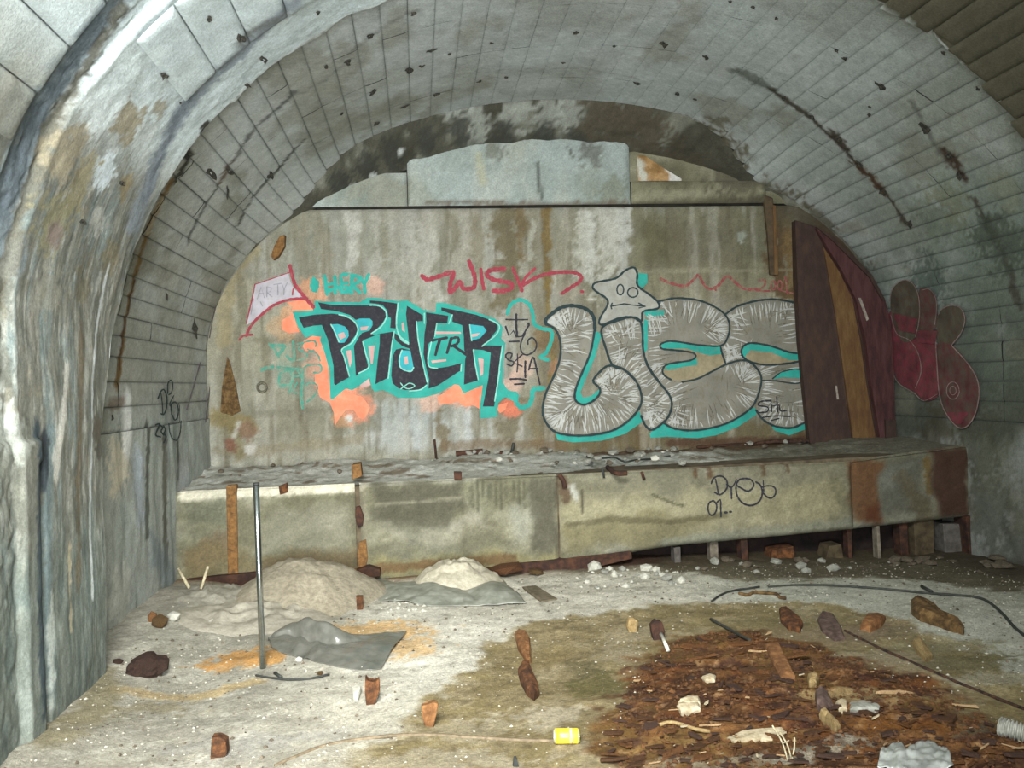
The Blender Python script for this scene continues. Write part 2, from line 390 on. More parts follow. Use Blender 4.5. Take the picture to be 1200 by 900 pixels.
# flared, soot-black soffit band down to the end wall
Sg = np.linspace(-.4, SEND + .4, 420); 
Vb, uvb = [], []
for i, f in enumerate(np.linspace(0, 1, 16)):
    ys = y_end(Sg); y = ys + (9.09 - ys) * f; q = np.stack([Sg, y], 1); t = np.clip(Sg / 3, 0, math.pi)
    V0_ = ring_pt(Sg, ys, MAIN); o0 = taper(Sg, ys) + .014; V0_[:, 0] += -np.cos(t) * o0; V0_[:, 2] += np.where((Sg < 0) | (Sg > 3 * math.pi), 0, np.sin(t) * o0)
    V1_ = ring_pt(Sg, np.full(len(Sg), 9.09), FAR); g = f ** .8
    V = V0_ * (1 - g) + V1_ * g; V[:, 1] = y; V += ((fbm(V, 5, 6, 4) - .5) * .09 * math.sin(math.pi * f) * (1 - side_w(Sg)))[:, None] * np.array([0, .3, 1.0])
    Vb.append(V); uvb.append(q)
Vb = np.stack(Vb, 1).reshape(-1, 3)
pb = Paint(np.stack(uvb, 1).reshape(-1, 2) * np.array([1, 2.0]), (84, 83, 72), 31)
pb.uv = Vb[:, [0, 2]] ; 
def bl(x, y, r, c, k=.85): pb.blob(atY(x, y, 8.85)[[0, 2]], r, c, k)
pb.mottle((58, 57, 48), 2.5, .5, .12, .7, 9); pb.mottle((138, 140, 128), 3.5, .6, .08, .6, 19)
for x, y in [(600, 138), (560, 150), (640, 140), (665, 135), (535, 140)]: bl(x, y, .16, (142, 146, 138), .8)
for x, y in [(540, 155), (590, 160), (640, 160), (680, 165), (500, 165), (430, 195), (400, 215), (460, 180)]: bl(x, y, .13, (56, 58, 52), .8)
for x, y in [(720, 150), (760, 165), (790, 185), (820, 200), (700, 135), (740, 140)]: bl(x, y, .2, (74, 68, 56), .85)
for x, y in [(436, 202), (470, 178), (412, 216)]: bl(x, y, .035, (180, 184, 182), .9)
pb.grain(.2, 4)
mesh_np('soffit_band', Vb, grid_faces(420, 16, True), M_conc, ceiling, pb.c)
# nearer, narrower ring: plain plaster on the flanks, boards overhead
gy = np.array([1.2, 2.0] + list(np.arange(2.4, 3.8, .03)) + list(np.arange(3.8, 5.0, .011)) + list(np.linspace(5.0, 6.0, 80)))
def near_off(S, Y):
    q = np.stack([S.ravel(), Y.ravel()], 1)
    n = (fbm(q, 2.4, 61, 4).reshape(S.shape) - .5) * .035 + (fbm(q, 14, 62, 4, (.8, 1)).reshape(S.shape) - .5) * .006
    left = S < 4.7
    g = sstep(Y, 3.84, 3.90) * (1 - sstep(Y, 4.16, 4.22)) * left        # the rough groove
    g = g * (.035 + .03 * (fbm(q, 16, 63, 3).reshape(S.shape) - .5))
    h = np.exp(-((Y - 4.42) / .035) ** 2) * (S < -.6) * .05             # chase down the pier
    st2 = np.where((S < -.5) & (Y < 4.4), .025, 0)
    return n + g + h - st2
def near_skew(S, Y):
    e = edge_y(S)
    q = np.stack([S.ravel(), 0 * S.ravel()], 1)
    e = e + (np.round(fbm(q, 5.5, 71, 2).reshape(S.shape) * 9) / 9 - .5) * .10 * (S > 2)
    f = np.clip((Y - 5.0) / 1.0, 0, 1)
    return np.where(Y > 5.0, 5.0 + f * (e - 5.0), Y)
sn = np.concatenate([np.linspace(-1.95, 3.0, 230), np.linspace(3.06, 5.6, 40), np.linspace(5.64, 9.4, 110), np.linspace(9.5, SEND + 1.95, 24)])
ring_grid('near_arch', sn, gy, NEAR, near_off, skew=near_skew)
# the end face of the near ring, stepping out to the wider vault
Ve = []
for r in np.linspace(0, 1, 4):
    S_ = sn; Y_ = near_skew(S_, np.full(len(S_), 6.0)); q = np.stack([S_, Y_], 1)
    Ve.append(ring_pt(S_, Y_ - .0, (NEAR[0] + r * (MAIN[0] - NEAR[0] + .06), NEAR[1] + r * (MAIN[1] - NEAR[1] + .06)), .008))
Ve = np.stack(Ve, 1); jobs.append(('arch_end', Ve.reshape(-1, 3), grid_faces(len(sn), 4), np.stack([np.repeat(sn, 4), np.full(len(sn) * 4, 5.2)], 1), ceiling))
# broad boards still showing in the near ring's crown
def near_board(s0, s1, y0, y1, jag=0.0):
    n = max(6, int((y1 - y0) / .05)); ss = np.array([s0, s0 + .012, s0 + .03] + list(np.linspace(s0 + .06, s1 - .06, 3)) + [s1 - .03, s1 - .012, s1])
    yy = np.concatenate([[y0, y0 + .012], np.linspace(y0 + .03, y1 - .03, n), [y1 - .012, y1]]); ph = rng.uniform(0, 50)
    def offs(S, Y):
        e = np.minimum(np.minimum(S - s0, s1 - S), np.minimum(Y - y0, y1 - Y))
        return -.034 + .016 * (1 - sstep(e, 0, .022)) + .006 * (fbm(np.stack([S.ravel() + ph, Y.ravel()], 1), 6, 3, 3).reshape(S.shape) - .5)
    ring_grid('board_panel', ss, yy, NEAR, offs)
for k in range(7):
    a = .95 + k * .27; near_board(a, a + .262, 2.7, 3.83 + rng.uniform(-.03, .03))
for k in range(6):
    a = 1.75 + k * .27; near_board(a, a + .262, 4.24 + rng.uniform(-.02, .03), 5.1)
for k in range(15):
    a = 5.7 + k * .185; near_board(a, a + .178, 3.6, float(edge_y(a + .09)) + rng.uniform(-.05, .06))
# lower side walls of the wider vault
wall_left = empty('wall_left'); tag(wall_left, kind='structure')
wall_right = empty('wall_right'); tag(wall_right, kind='structure')
def wall_off(S, Y):
    q = np.stack([S.ravel(), Y.ravel()], 1)
    return (fbm(q, 4, 81, 4, (.6, 1.2)).reshape(S.shape) - .5) * .035 - .01
ring_grid('lower_wall', np.linspace(-2.1, -.55, 60), np.linspace(5.0, YW + .02, 150), MAIN, wall_off, parent=wall_left)
ring_grid('lower_wall', np.linspace(SEND + .75, SEND + 2.1, 50), np.linspace(5.0, YW + .02, 120), MAIN, wall_off, parent=wall_right)
# paint everything on the vault's chart in one go, then build it
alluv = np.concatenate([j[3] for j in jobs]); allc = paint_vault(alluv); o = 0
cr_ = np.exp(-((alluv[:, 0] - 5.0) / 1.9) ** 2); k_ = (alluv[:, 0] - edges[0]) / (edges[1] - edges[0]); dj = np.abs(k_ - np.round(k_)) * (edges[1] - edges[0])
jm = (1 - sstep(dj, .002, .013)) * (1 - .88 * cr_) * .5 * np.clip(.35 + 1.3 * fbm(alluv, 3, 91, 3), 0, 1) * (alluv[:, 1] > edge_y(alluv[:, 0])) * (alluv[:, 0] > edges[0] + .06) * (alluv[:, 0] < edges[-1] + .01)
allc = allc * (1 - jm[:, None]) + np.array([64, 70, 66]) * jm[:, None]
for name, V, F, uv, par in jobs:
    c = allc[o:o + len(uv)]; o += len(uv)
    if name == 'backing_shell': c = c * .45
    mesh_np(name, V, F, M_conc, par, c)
# form-tie holes in the concrete, drawn as dark patches: their inner shade is colour
M_hole = noise_mat('hole_shade', (40, 42, 38), (84, 80, 70), 40, .95)
ties = [(484, 15, 13, 6, -.45), (433, 42, 11, 7, -.5), (407, 73, 11, 9, -.5), (506, 58, 15, 5, -.35), (526, 63, 6, 4, -.3), (479, 82, 12, 7, -.4), (494, 77, 10, 4, -.3), (437, 107, 17, 7, -.5), (510, 110, 12, 5, -.3), (475, 124, 14, 4, -.4), (441, 144, 10, 5, -.5),
        (575, 50, 8, 4, -.2), (561, 95, 8, 4, -.2), (593, 90, 8, 4, -.1), (660, 73, 7, 3, 0), (675, 38, 9, 6, 0), (676, 37, 5, 4, .1), (746, 97, 12, 5, .15), (778, 52, 12, 8, .3), (720, 53, 7, 4, 0), (794, 110, 7, 5, .3),
        (883, 8, 9, 5, .4), (910, 21, 7, 5, .4), (827, 66, 9, 7, .5), (855, 1, 8, 4, .3), (815, 116, 8, 4, .2), (918, 114, 12, 7, .6), (952, 137, 10, 7, .6), (925, 190, 10, 6, .7), (955, 215, 14, 8, .6), (990, 68, 12, 8, .7), (981, 59, 8, 5, .6), (1032, 100, 17, 9, .7), (1020, 125, 8, 4, .7), (1019, 134, 7, 5, .7), (1084, 150, 20, 12, .6), (1112, 182, 14, 10, .9), (1124, 205, 16, 9, 1.0), (1035, 225, 13, 9, .8), (1008, 192, 12, 7, .8), (983, 162, 12, 6, .8), (1066, 262, 16, 10, .9), (1109, 57, 9, 6, .8), (1150, 100, 8, 6, .9), (1055, 10, 11, 8, .5),
        (238, 16, 9, 11, -.8), (184, 84, 12, 12, -.7), (277, 40, 12, 19, -.8), (284, 95, 8, 11, -.8), (210, 120, 4, 4, 0), (382, 77, 7, 7, -.6), (309, 70, 9, 15, -.8), (247, 203, 10, 19, -.8), (268, 200, 9, 16, -.8), (266, 224, 4, 20, 0), (317, 205, 11, 11, -.7), (332, 238, 6, 13, -.7), (143, 215, 8, 14, -.9), (96, 260, 8, 13, -.8), (372, 14, 8, 10, -.5), (400, 133, 8, 6, -.6), (228, 385, 8, 40, -.15), (131, 490, 4, 12, 0), (195, 348, 4, 10, 0)]
hr = random.Random(3)
for i, (px, py, w, h, rot) in enumerate(ties):
    def P3(x, y, off):
        p = hit_vault(x, y); ring = NEAR if p[1] < edge_y(st(p, NEAR)[0, 0]) else MAIN
        u = st(p, ring)[0]; return ring_pt(np.array([u[0]]), u[1], ring, off)[0]
    bm = bmesh.new(); c = bm.verts.new(P3(px, py, .004)); rim = []; mid = []
    base = -.040 if (px < 300 and py < 110) or px > 1105 and py < 110 else -.006
    for k in range(10):
        a = k / 10 * 2 * math.pi; r = hr.uniform(.35, 1.1) * .5
        dx, dy = math.cos(a) * w * r, math.sin(a) * h * r
        x = px + dx * math.cos(rot) + dy * math.sin(rot) * -1; y = py + dx * math.sin(rot) * 1 + dy * math.cos(rot)
        rim.append(bm.verts.new(P3(x, y, base))); mid.append(bm.verts.new(P3(px + (x - px) * .55, py + (y - py) * .55, base - .004)))
    c.co = Vector(P3(px, py, base + .008))
    for k in range(10):
        bm.faces.new((rim[k], rim[(k + 1) % 10], mid[(k + 1) % 10], mid[k])); bm.faces.new((mid[k], mid[(k + 1) % 10], c))
    bm_obj('tie_hole', bm, M_hole, ceiling)
# ================================================================== end wall
wall_back = empty('wall_back', (0, YW, 0)); tag(wall_back, kind='structure')
def W(px, py): return atY(px, py, YW)[[0, 2]]
def paint_wall(uv):
    p = Paint(uv, (146, 144, 130), 51)
    def L(pts, w, col, k=.8, **kw): p.line([W(*q) for q in pts], w, col, k, **kw)
    def R(x0, y0, x1, y1, col, k=.8, soft=.1, rough=.2): p.poly([W(x0, y0), W(x1, y0), W(x1, y1), W(x0, y1)], col, k, soft, rough)
    def G(pts, col, k=.8, soft=.1, rough=.2): p.poly([W(*q) for q in pts], col, k, soft, rough)
    p.mottle((122, 120, 102), 1.6, .55, .12, .6, 2); p.mottle((160, 162, 154), 1.3, .56, .1, .5, 4, (2.2, .7))
    p.mottle((110, 106, 86), 1.5, .60, .08, .5, 6, (3.0, .5))
    R(240, 330, 345, 440, (146, 143, 122), .7); R(240, 430, 470, 535, (136, 134, 116), .7)
    R(250, 475, 420, 520, (122, 120, 102), .6); R(330, 240, 440, 330, (138, 140, 128), .6)
    R(430, 470, 560, 525, (152, 158, 154), .8); R(250, 515, 430, 540, (150, 148, 132), .5); R(400, 505, 520, 530, (164, 166, 160), .6)
    G([(735, 240), (900, 236), (935, 330), (735, 330)], (108, 106, 84), .85)
    G([(745, 262), (800, 262), (805, 312), (745, 312)], (92, 88, 64), .7); R(810, 270, 900, 300, (100, 98, 82), .6)
    R(735, 318, 935, 352, (136, 132, 106), .75, .06); R(840, 300, 900, 322, (124, 122, 98), .5)
    R(630, 360, 650, 520, (120, 112, 88), .6); G([(640, 490), (950, 490), (950, 530), (640, 530)], (98, 88, 62), .85, .08)
    G([(700, 480), (760, 480), (760, 520), (700, 520)], (92, 76, 52), .5)
    p.mix(sstep(fbm(uv, 1, 301, 4, (7, .7)), .55, .68) * .5, (112, 106, 88)); p.mix(sstep(fbm(uv, 1, 303, 4, (9, .8)), .56, .68) * .5, (164, 162, 150)); p.mix(sstep(fbm(uv, 1, 305, 4, (18, 1.6)), .58, .68) * .45, (96, 90, 72))
    # pale runs of lime and dark runs of wet rust
    for x, w, c, k, a, b in [(410, .06, (172, 172, 162), .7, 250, 310), (440, .05, (166, 166, 156), .5, 246, 330), (470, .12, (158, 158, 148), .6, 250, 330), (500, .1, (168, 166, 156), .6, 255, 345), (545, .1, (164, 162, 150), .6, 250, 330),
                             (590, .14, (104, 96, 74), .85, 256, 350), (622, .035, (160, 160, 148), .7, 262, 300), (608, .05, (106, 92, 66), .7, 246, 300), (640, .045, (112, 94, 58), .85, 246, 345), (642, .03, (122, 104, 60), .7, 330, 480), (660, .05, (150, 148, 132), .5, 250, 320), (665, .12, (150, 142, 126), .4, 340, 380),
                             (680, .09, (176, 176, 164), .8, 246, 320), (708, .18, (178, 178, 166), .85, 248, 320), (690, .05, (184, 186, 178), .6, 250, 330), (728, .06, (176, 178, 170), .7, 246, 320), (745, .06, (120, 118, 96), .7, 240, 320), (560, .05, (122, 116, 96), .6, 260, 340), (520, .05, (124, 122, 108), .6, 270, 340), (380, .06, (130, 124, 106), .5, 260, 320),
                             (519, .05, (112, 104, 84), .9, 480, 525), (598, .11, (108, 102, 82), .85, 468, 522), (575, .03, (168, 172, 166), .6, 490, 520), (612, .03, (160, 158, 150), .8, 492, 515), (626, .06, (114, 104, 80), .8, 488, 520), (548, .05, (168, 172, 170), .6, 480, 520), (486, .05, (164, 170, 168), .6, 480, 525),
                             (915, .12, (84, 66, 44), .85, 232, 335), (928, .09, (118, 98, 64), .7, 262, 345), (942, .08, (130, 116, 84), .7, 440, 500), (930, .05, (78, 58, 40), .6, 340, 520)]:
        L([(x, a), (x + (b - a) * .033, b)], w, c, k, rough=1.3, warp=1.5)
    L([(300, 398), (350, 398)], .05, (108, 104, 84), .5); L([(255, 488), (420, 478)], .04, (112, 110, 94), .5); L([(740, 318), (935, 316)], .02, (150, 146, 124), .5)
    L([(905, 377), (940, 374)], .03, (84, 80, 62), .6)
    # damp, soot and ochre at the corners and along the foot
    G([(940, 220), (1080, 220), (1080, 540), (950, 540)], (70, 58, 44), .9, .08); G([(880, 205), (960, 205), (960, 270), (890, 260)], (84, 78, 62), .8)
    L([(255, 530), (300, 528), (420, 515)], .06, (126, 116, 92), .5); L([(258, 490), (290, 500)], .12, (118, 104, 66), .7); L([(275, 505), (280, 530)], .09, (112, 102, 70), .6); L([(280, 495), (274, 512)], .03, (176, 176, 168), .7)
    L([(262, 400), (268, 330), (296, 290)], .09, (142, 130, 96), .6); L([(350, 300), (365, 240)], .06, (128, 124, 108), .6)
    L([(520, 522), (590, 520), (660, 522)], .05, (104, 84, 62), .5); L([(785, 519), (950, 516)], .05, (74, 52, 40), .7)
    p.blob(W(868, 276), .05, (150, 158, 146), .8); p.blob(W(290, 505), .1, (124, 92, 82), .5); p.blob(W(270, 522), .07, (116, 74, 60), .7); p.blob(W(293, 526), .06, (180, 178, 170), .8)
    # overspray hazing round the lettering
    for x, y, r, c, k in [(395, 450, .22, (226, 138, 108), .75), (365, 345, .17, (222, 150, 110), .55), (440, 335, .12, (214, 164, 142), .6), (345, 372, .16, (206, 146, 106), .6), (332, 385, .15, (178, 142, 106), .5), (420, 478, .15, (212, 132, 104), .7), (540, 462, .16, (208, 152, 126), .7),
                          (505, 470, .13, (206, 160, 138), .6), (598, 478, .11, (214, 112, 86), .75), (600, 452, .12, (206, 164, 146), .6), (612, 430, .12, (196, 164, 148), .6), (372, 430, .14, (206, 148, 122), .6), (398, 492, .08, (196, 136, 96), .5), (410, 490, .035, (196, 200, 196), .8),
                          (330, 410, .1, (116, 140, 120), .4), (335, 440, .13, (112, 142, 126), .45), (350, 455, .1, (120, 140, 126), .4), (640, 400, .13, (112, 90, 62), .6), (648, 430, .08, (168, 116, 92), .5), (655, 410, .1, (100, 92, 70), .5)]:
        p.blob(W(x, y), r, c, k, rough=.7)
    p.c = p.c * .93; p.grain(.18, 61); return p.c
def wall_slab(name, x0, x1, z0, z1, y0, res=.03, parent=wall_back, paint=paint_wall, seed=1, rough=.02, shape=None, bev=.02, mat=None):
    """a cast panel: bumpy front face with rounded borders, closed by returns"""
    mat = mat or M_conc
    nu, nv = max(4, int((x1 - x0) / res)), max(4, int((z1 - z0) / res))
    X, Z = np.meshgrid(np.linspace(x0, x1, nu), np.linspace(z0, z1, nv), indexing='ij')
    if shape is not None: Z = shape(X, Z)
    q = np.stack([X.ravel(), Z.ravel()], 1)
    n = (fbm(q, 3, seed, 4).reshape(X.shape) - .5) * rough + (fbm(q, 14, seed + 3, 3).reshape(X.shape) - .5) * rough * .5
    e = np.minimum(np.minimum(X - X.min(), X.max() - X), np.minimum(Z - Z.min(), Z.max() - Z))
    n = n + bev * (1 - sstep(e, 0, bev * 1.3))
    V = np.stack([X, y0 + n, Z], -1); c = paint(q)
    mesh_np(name, V.reshape(-1, 3), grid_faces(nu, nv), mat, parent, c)
def prism(poly, y0, y1, jit=0.0, seed=0, flip_axis=None):
    """outline in the x-z plane, given depth y0..y1, edges softened by a bevel"""
    r = random.Random(seed); bm = bmesh.new()
    a = [bm.verts.new((x + r.uniform(-jit, jit), y0 + r.uniform(-jit, jit), z)) for x, z in poly]; b = [bm.verts.new((x, y1, z)) for x, z in poly]
    bm.faces.new(a); bm.faces.new(b[::-1]); n = len(poly)
    for i in range(n): bm.faces.new((a[i], b[i], b[(i + 1) % n], a[(i + 1) % n]))
    return bm
zt = W(600, 242)[1]
wall_slab('cast_panel', -2.45, 5.4, .6, zt - .012, YW, .024, seed=5, rough=.012)
def paint_lintel(uv):
    p = Paint(uv, (138, 148, 142), 71); p.mottle((150, 160, 156), 2, .5, .12, .6, 3); p.mottle((118, 124, 112), 2.5, .58, .1, .6, 4, (1.5, .8)); p.mottle((156, 158, 148), 3, .6, .08, .5, 14, (2, .8))
    def L(pts, w, col, k=.8, **kw): p.line([W(*q) for q in pts], w, col, k, **kw)
    L([(628, 192), (633, 235)], .022, (72, 76, 70), .8, rough=.8); L([(475, 205), (478, 240)], .02, (96, 100, 92), .6); L([(560, 185), (566, 215)], .05, (164, 160, 128), .5); L([(665, 175), (670, 186)], .02, (80, 80, 74), .8)
    p.blob(W(715, 225), .18, (112, 116, 102), .7); p.blob(W(440, 225), .3, (128, 128, 114), .6); p.blob(W(690, 215), .15, (130, 136, 126), .6); p.blob(W(580, 177), .1, (92, 92, 82), .6); p.blob(W(690, 178), .14, (84, 84, 76), .6)
    L([(500, 239), (600, 240), (735, 240)], .025, (84, 70, 58), .6, rough=1.3)
    p.grain(.14, 7); return p.c
xa, xb_ = W(478, 240)[0], W(738, 240)[0]
wall_slab('lintel_slab', -1.6, xa - .004, zt + .012, 3.75, YW - .02, .04, paint=paint_lintel, seed=8)
wall_slab('lintel_slab', xa + .004, xb_, zt + .008, 4.15, YW - .06, .03, paint=paint_lintel, seed=9, bev=.03)
def paint_rb(uv):
    p = Paint(uv, (116, 114, 92), 81); p.mottle((90, 88, 70), 3, .5, .12, .7, 3); p.mottle((146, 144, 124), 3.5, .6, .1, .6, 5, (1, 2.5))
    p.line([W(745, 232), W(890, 222)], .06, (140, 138, 116), .6); p.line([W(742, 242), W(890, 238)], .05, (72, 68, 54), .8); p.blob(W(860, 205), .3, (80, 76, 62), .7); p.grain(.18, 6); return p.c
wall_slab('lintel_slab', xb_ + .015, W(897, 240)[0], zt + .01, W(800, 213)[1], YW - .05, .03, paint=paint_rb, seed=10, bev=.03)
wall_slab('upper_panel', xb_ + .015, 4.6, W(800, 213)[1] + .01, 4.2, YW + .01, .05, paint=paint_rb, seed=12)
wall_slab('upper_panel', W(897, 240)[0] + .01, 5.2, zt + .01, W(800, 213)[1], YW + .005, .05, paint=paint_rb, seed=13)
# the broken corner with orange brick showing through
def paint_orange(uv):
    p = Paint(uv, (150, 118, 76), 91); p.mottle((172, 140, 100), 8, .5, .1, .7, 3); p.mottle((112, 86, 52), 9, .55, .1, .6, 5)
    p.poly([W(745, 180), W(753, 186), W(754, 220), W(745, 220)], (182, 184, 174), .9, .02, .03); p.poly([W(776, 200), W(800, 200), W(800, 220), W(778, 220)], (196, 196, 192), .95, .02, .03); return p.c
a0, a1, t0, t1 = W(746, 200)[0], W(797, 200)[0], W(770, 213)[1], W(747, 183)[1]
wall_slab('exposed_fill', a0, a1, t0, t1, YW - .045, .02, paint=paint_orange, seed=14, rough=.03, bev=.01,
          shape=lambda X, Z: t0 + (Z - t0) * (1 - .93 * np.clip((X - a0 - .08) / (a1 - a0 - .08), 0, 1) ** .9))
# old pipe collar set in the wall
M_collar = noise_mat('dull_iron', (74, 72, 58), (110, 106, 90), 30, .8)
bm = bmesh.new(); cpt = atY(307, 454, YW - .012); n, m_ = 18, 6; ring = []
for i in range(n):
    a = i / n * 2 * math.pi
    ring.append([bm.verts.new((cpt[0] + math.cos(a) * (.042 + .013 * math.cos(j / m_ * 2 * math.pi)), YW - .012 + .013 * math.sin(j / m_ * 2 * math.pi), cpt[2] + math.sin(a) * (.046 + .013 * math.cos(j / m_ * 2 * math.pi)))) for j in range(m_)])
for i in range(n):
    for j in range(m_): bm.faces.new((ring[i][j], ring[(i + 1) % n][j], ring[(i + 1) % n][(j + 1) % m_], ring[i][(j + 1) % m_]))
bmesh.ops.translate(bm, verts=bm.verts, vec=(0, -YW, 0)); bm_obj('pipe_collar', bm, M_collar, wall_back, True)
bm = prism([(-2.6, .4), (5.6, .4), (5.6, 4.6), (-2.6, 4.6)], .14, .2); bm_obj('masonry_core', bm, noise_mat('dark_core', (40, 38, 34), (60, 56, 48), 8, .95), wall_back)
# ================================================================== ledge
ledge = empty('concrete_ledge', (1.5, YL, 0))
tag(ledge, 'long low stained concrete ledge running under the painted end wall', 'ledge')
def Fp(px, py): return atY(px, py, YL)[[0, 2]]
def paint_ledge(uv):
    p = Paint(uv, (126, 125, 104), 101)
    def L(pts, w, col, k=.8, **kw): p.line([Fp(*q) for q in pts], w, col, k, **kw)
    def G(pts, col, k=.8, soft=.05, rough=.1, **kw): p.poly([Fp(*q) for q in pts], col, k, soft, rough, **kw)
    p.mottle((118, 116, 86), 2, .5, .12, .7, 3, (.7, 1.6)); p.mottle((162, 158, 132), 2.2, .58, .1, .6, 4, (.6, 2)); p.mottle((108, 104, 78), 5, .6, .08, .5, 6)
    L([(215, 582), (300, 575), (420, 569)], .06, (208, 202, 174), .95, rough=.5); L([(420, 568), (560, 562)], .025, (172, 170, 150), .7)
    G([(436, 568), (540, 566), (540, 592), (524, 612), (470, 618), (436, 616)], (90, 88, 70), .85); L([(440, 592), (540, 584)], .015, (142, 138, 112), .7)
    G([(218, 592), (265, 586), (265, 612), (220, 618)], (108, 110, 88), .8); G([(310, 600), (410, 586), (410, 640), (310, 645)], (136, 134, 112), .6); L([(230, 655), (260, 640)], .12, (112, 92, 66), .7); G([(218, 640), (300, 640), (300, 690), (218, 690)], (116, 102, 66), .7)
    G([(300, 650), (420, 640), (430, 690), (300, 690)], (116, 98, 66), .7); G([(430, 655), (660, 648), (660, 680), (430, 680)], (140, 132, 84), .7); L([(432, 668), (540, 660), (600, 656)], .05, (112, 84, 52), .8)
    G([(545, 590), (560, 596), (580, 618), (530, 618)], (170, 166, 144), .6); G([(540, 566), (575, 565), (575, 610), (545, 600)], (128, 128, 102), .6)
    for x in range(552, 650, 7): L([(x, 564), (x + 1, 580 + (x * 7) % 22)], .014, (88, 88, 68), .7)
    G([(620, 562), (653, 560), (653, 645), (624, 648)], (96, 94, 76), .85, .03, .06); G([(600, 585), (620, 584), (620, 635), (606, 637)], (154, 156, 138), .6)
    G([(656, 585), (990, 560), (990, 610), (656, 640)], (162, 154, 112), .65, .1); G([(660, 618), (760, 600), (830, 612), (780, 635), (660, 645)], (118, 110, 74), .6); L([(665, 615), (720, 608), (780, 612), (850, 604)], .03, (96, 90, 62), .6)
    L([(780, 636), (950, 618), (1000, 612)], .05, (132, 134, 112), .7); G([(656, 560), (760, 556), (1000, 546), (1000, 562), (656, 585)], (124, 120, 94), .7)
    L([(660, 562), (663, 585)], .05, (96, 74, 54), .8); L([(670, 570), (676, 586)], .03, (180, 182, 170), .8); L([(682, 575), (682, 600)], .012, (84, 78, 60), .8); L([(765, 580), (790, 590), (800, 592)], .015, (84, 84, 60), .7)
    for x, y in [(815, 550), (832, 549), (922, 543), (895, 548)]: L([(x, y - 4), (x, y + 8)], .03, (92, 60, 36), .7)
    L([(980, 570), (1000, 600)], .1, (112, 106, 76), .6)
    G([(995, 540), (1035, 538), (1034, 614), (996, 616)], (112, 74, 44), .9, .04, .1); G([(1010, 590), (1034, 588), (1034, 614), (1010, 616)], (96, 50, 28), .7)
    G([(1035, 538), (1085, 528), (1085, 604), (1035, 606)], (96, 96, 82), .85); G([(1040, 545), (1075, 540), (1070, 570), (1040, 575)], (118, 120, 108), .6); L([(1088, 540), (1090, 575)], .04, (116, 92, 46), .8)
    G([(1094, 530), (1135, 525), (1140, 608), (1096, 606)], (78, 52, 40), .9, .04, .1); L([(1060, 560), (1085, 605)], .1, (96, 84, 54), .5)
    L([(425, 570), (427, 670)], .04, (138, 132, 108), .6)
    g_ = p.c.mean(1, keepdims=True); p.c = (p.c * .72 + g_ * .28) * .88; p.c = np.clip(110 + (p.c - 110) * 1.12, 20, 225); p.grain(.2, 8); return p.c
jx = [-2.12, Fp(419, 600)[0], Fp(655, 600)[0], Fp(1001, 580)[0], 5.02]
def lbot(x): return np.interp(x, [-2.2, .9, 1.6, 2.12, 3.9, 5.1], [-.1, -.06, .06, .125, .20, .27])
def ltop(x): return np.interp(x, [-2.2, -1.9, 3.8, 4.9, 5.1], [.775, .79, .81, .91, .92])
lo_, hi_ = 0., 1.
for k in range(4):
    x0, x1 = jx[k] + (.02 if k == 1 else .006), jx[k + 1] - (.02 if k == 0 else .006)
    nu, nv = int((x1 - x0) / .022), 44
    X, T = np.meshgrid(np.linspace(x0, x1, nu), np.linspace(0, 1, nv), indexing='ij')
    Z = lbot(X) + (ltop(X) - lbot(X)) * T; q = np.stack([X.ravel(), Z.ravel()], 1)
    e = np.minimum(np.minimum(X - x0, x1 - X), np.minimum(ltop(X) - Z, Z - lbot(X)))
    n = (fbm(q, 3, 7, 4).reshape(X.shape) - .5) * .03 + (fbm(q, 11, 9, 3).reshape(X.shape) - .5) * .015 + .03 * (1 - sstep(e, 0, .035)) + (0, .012, 0, .02)[k]
    V = np.stack([X, YL + n, Z], -1).reshape(-1, 3); c = paint_ledge(q)
    # returns: underside, so the block has its thickness
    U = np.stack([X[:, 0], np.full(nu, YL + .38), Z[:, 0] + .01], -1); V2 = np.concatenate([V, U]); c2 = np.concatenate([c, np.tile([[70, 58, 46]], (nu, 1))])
    F = grid_faces(nu, nv); a = np.arange(nu - 1); F2 = np.stack([a * nv, nu * nv + a, nu * nv + a + 1, (a + 1) * nv], 1)
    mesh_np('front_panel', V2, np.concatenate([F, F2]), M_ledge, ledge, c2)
# dirt-covered top
X, T = np.meshgrid(np.linspace(-2.14, 5.06, 330), np.linspace(0, 1, 64), indexing='ij'); Y = YL + .015 + (YW + .03 - YL) * T
def top_z(X, T):
    q = np.stack([np.ravel(X), np.ravel(T) * 1.35], 1); q_ = fbm(q, 2.2, 12, 4).reshape(np.shape(X)); r = fbm(q, 9, 13, 4).reshape(np.shape(X))
    return ltop(X) - .012 + (.10 * sstep(T, .05, .95) + (q_ - .5) * .10 * T + (r - .5) * .05 * np.clip(T * 2, .15, 1)) * (1 - .6 * sstep(X, 3.9, 4.9))
Z = top_z(X, T); uvt = np.stack([X.ravel(), Y.ravel()], 1)
pt = Paint(uvt, (186, 187, 178), 111); pt.mottle((156, 156, 144), 4, .5, .12, .7, 3); pt.mottle((206, 208, 200), 5, .58, .08, .7, 4); pt.mottle((96, 78, 58), 6, .66, .06, .6, 5)
def TW(px, py): return atZ(px, py, .86)[:2]
pt.poly([TW(640, 528), TW(800, 522), TW(800, 545), TW(660, 548)], (162, 166, 158), .6); pt.poly([(3.0, 7.6), (5.2, 7.6), (5.2, 9.2), (3.0, 9.2)], (104, 102, 88), .8, .3, .3); pt.poly([(1.7, 8.75), (3.8, 8.75), (3.8, 9.2), (1.7, 9.2)], (88, 66, 48), .8)
for a, b, r in [(540, 526, .08), (560, 530, .08), (580, 528, .06), (630, 532, .05), (720, 540, .06)]: pt.blob(TW(a, b), (r * 2, r), (92, 66, 44), .8)
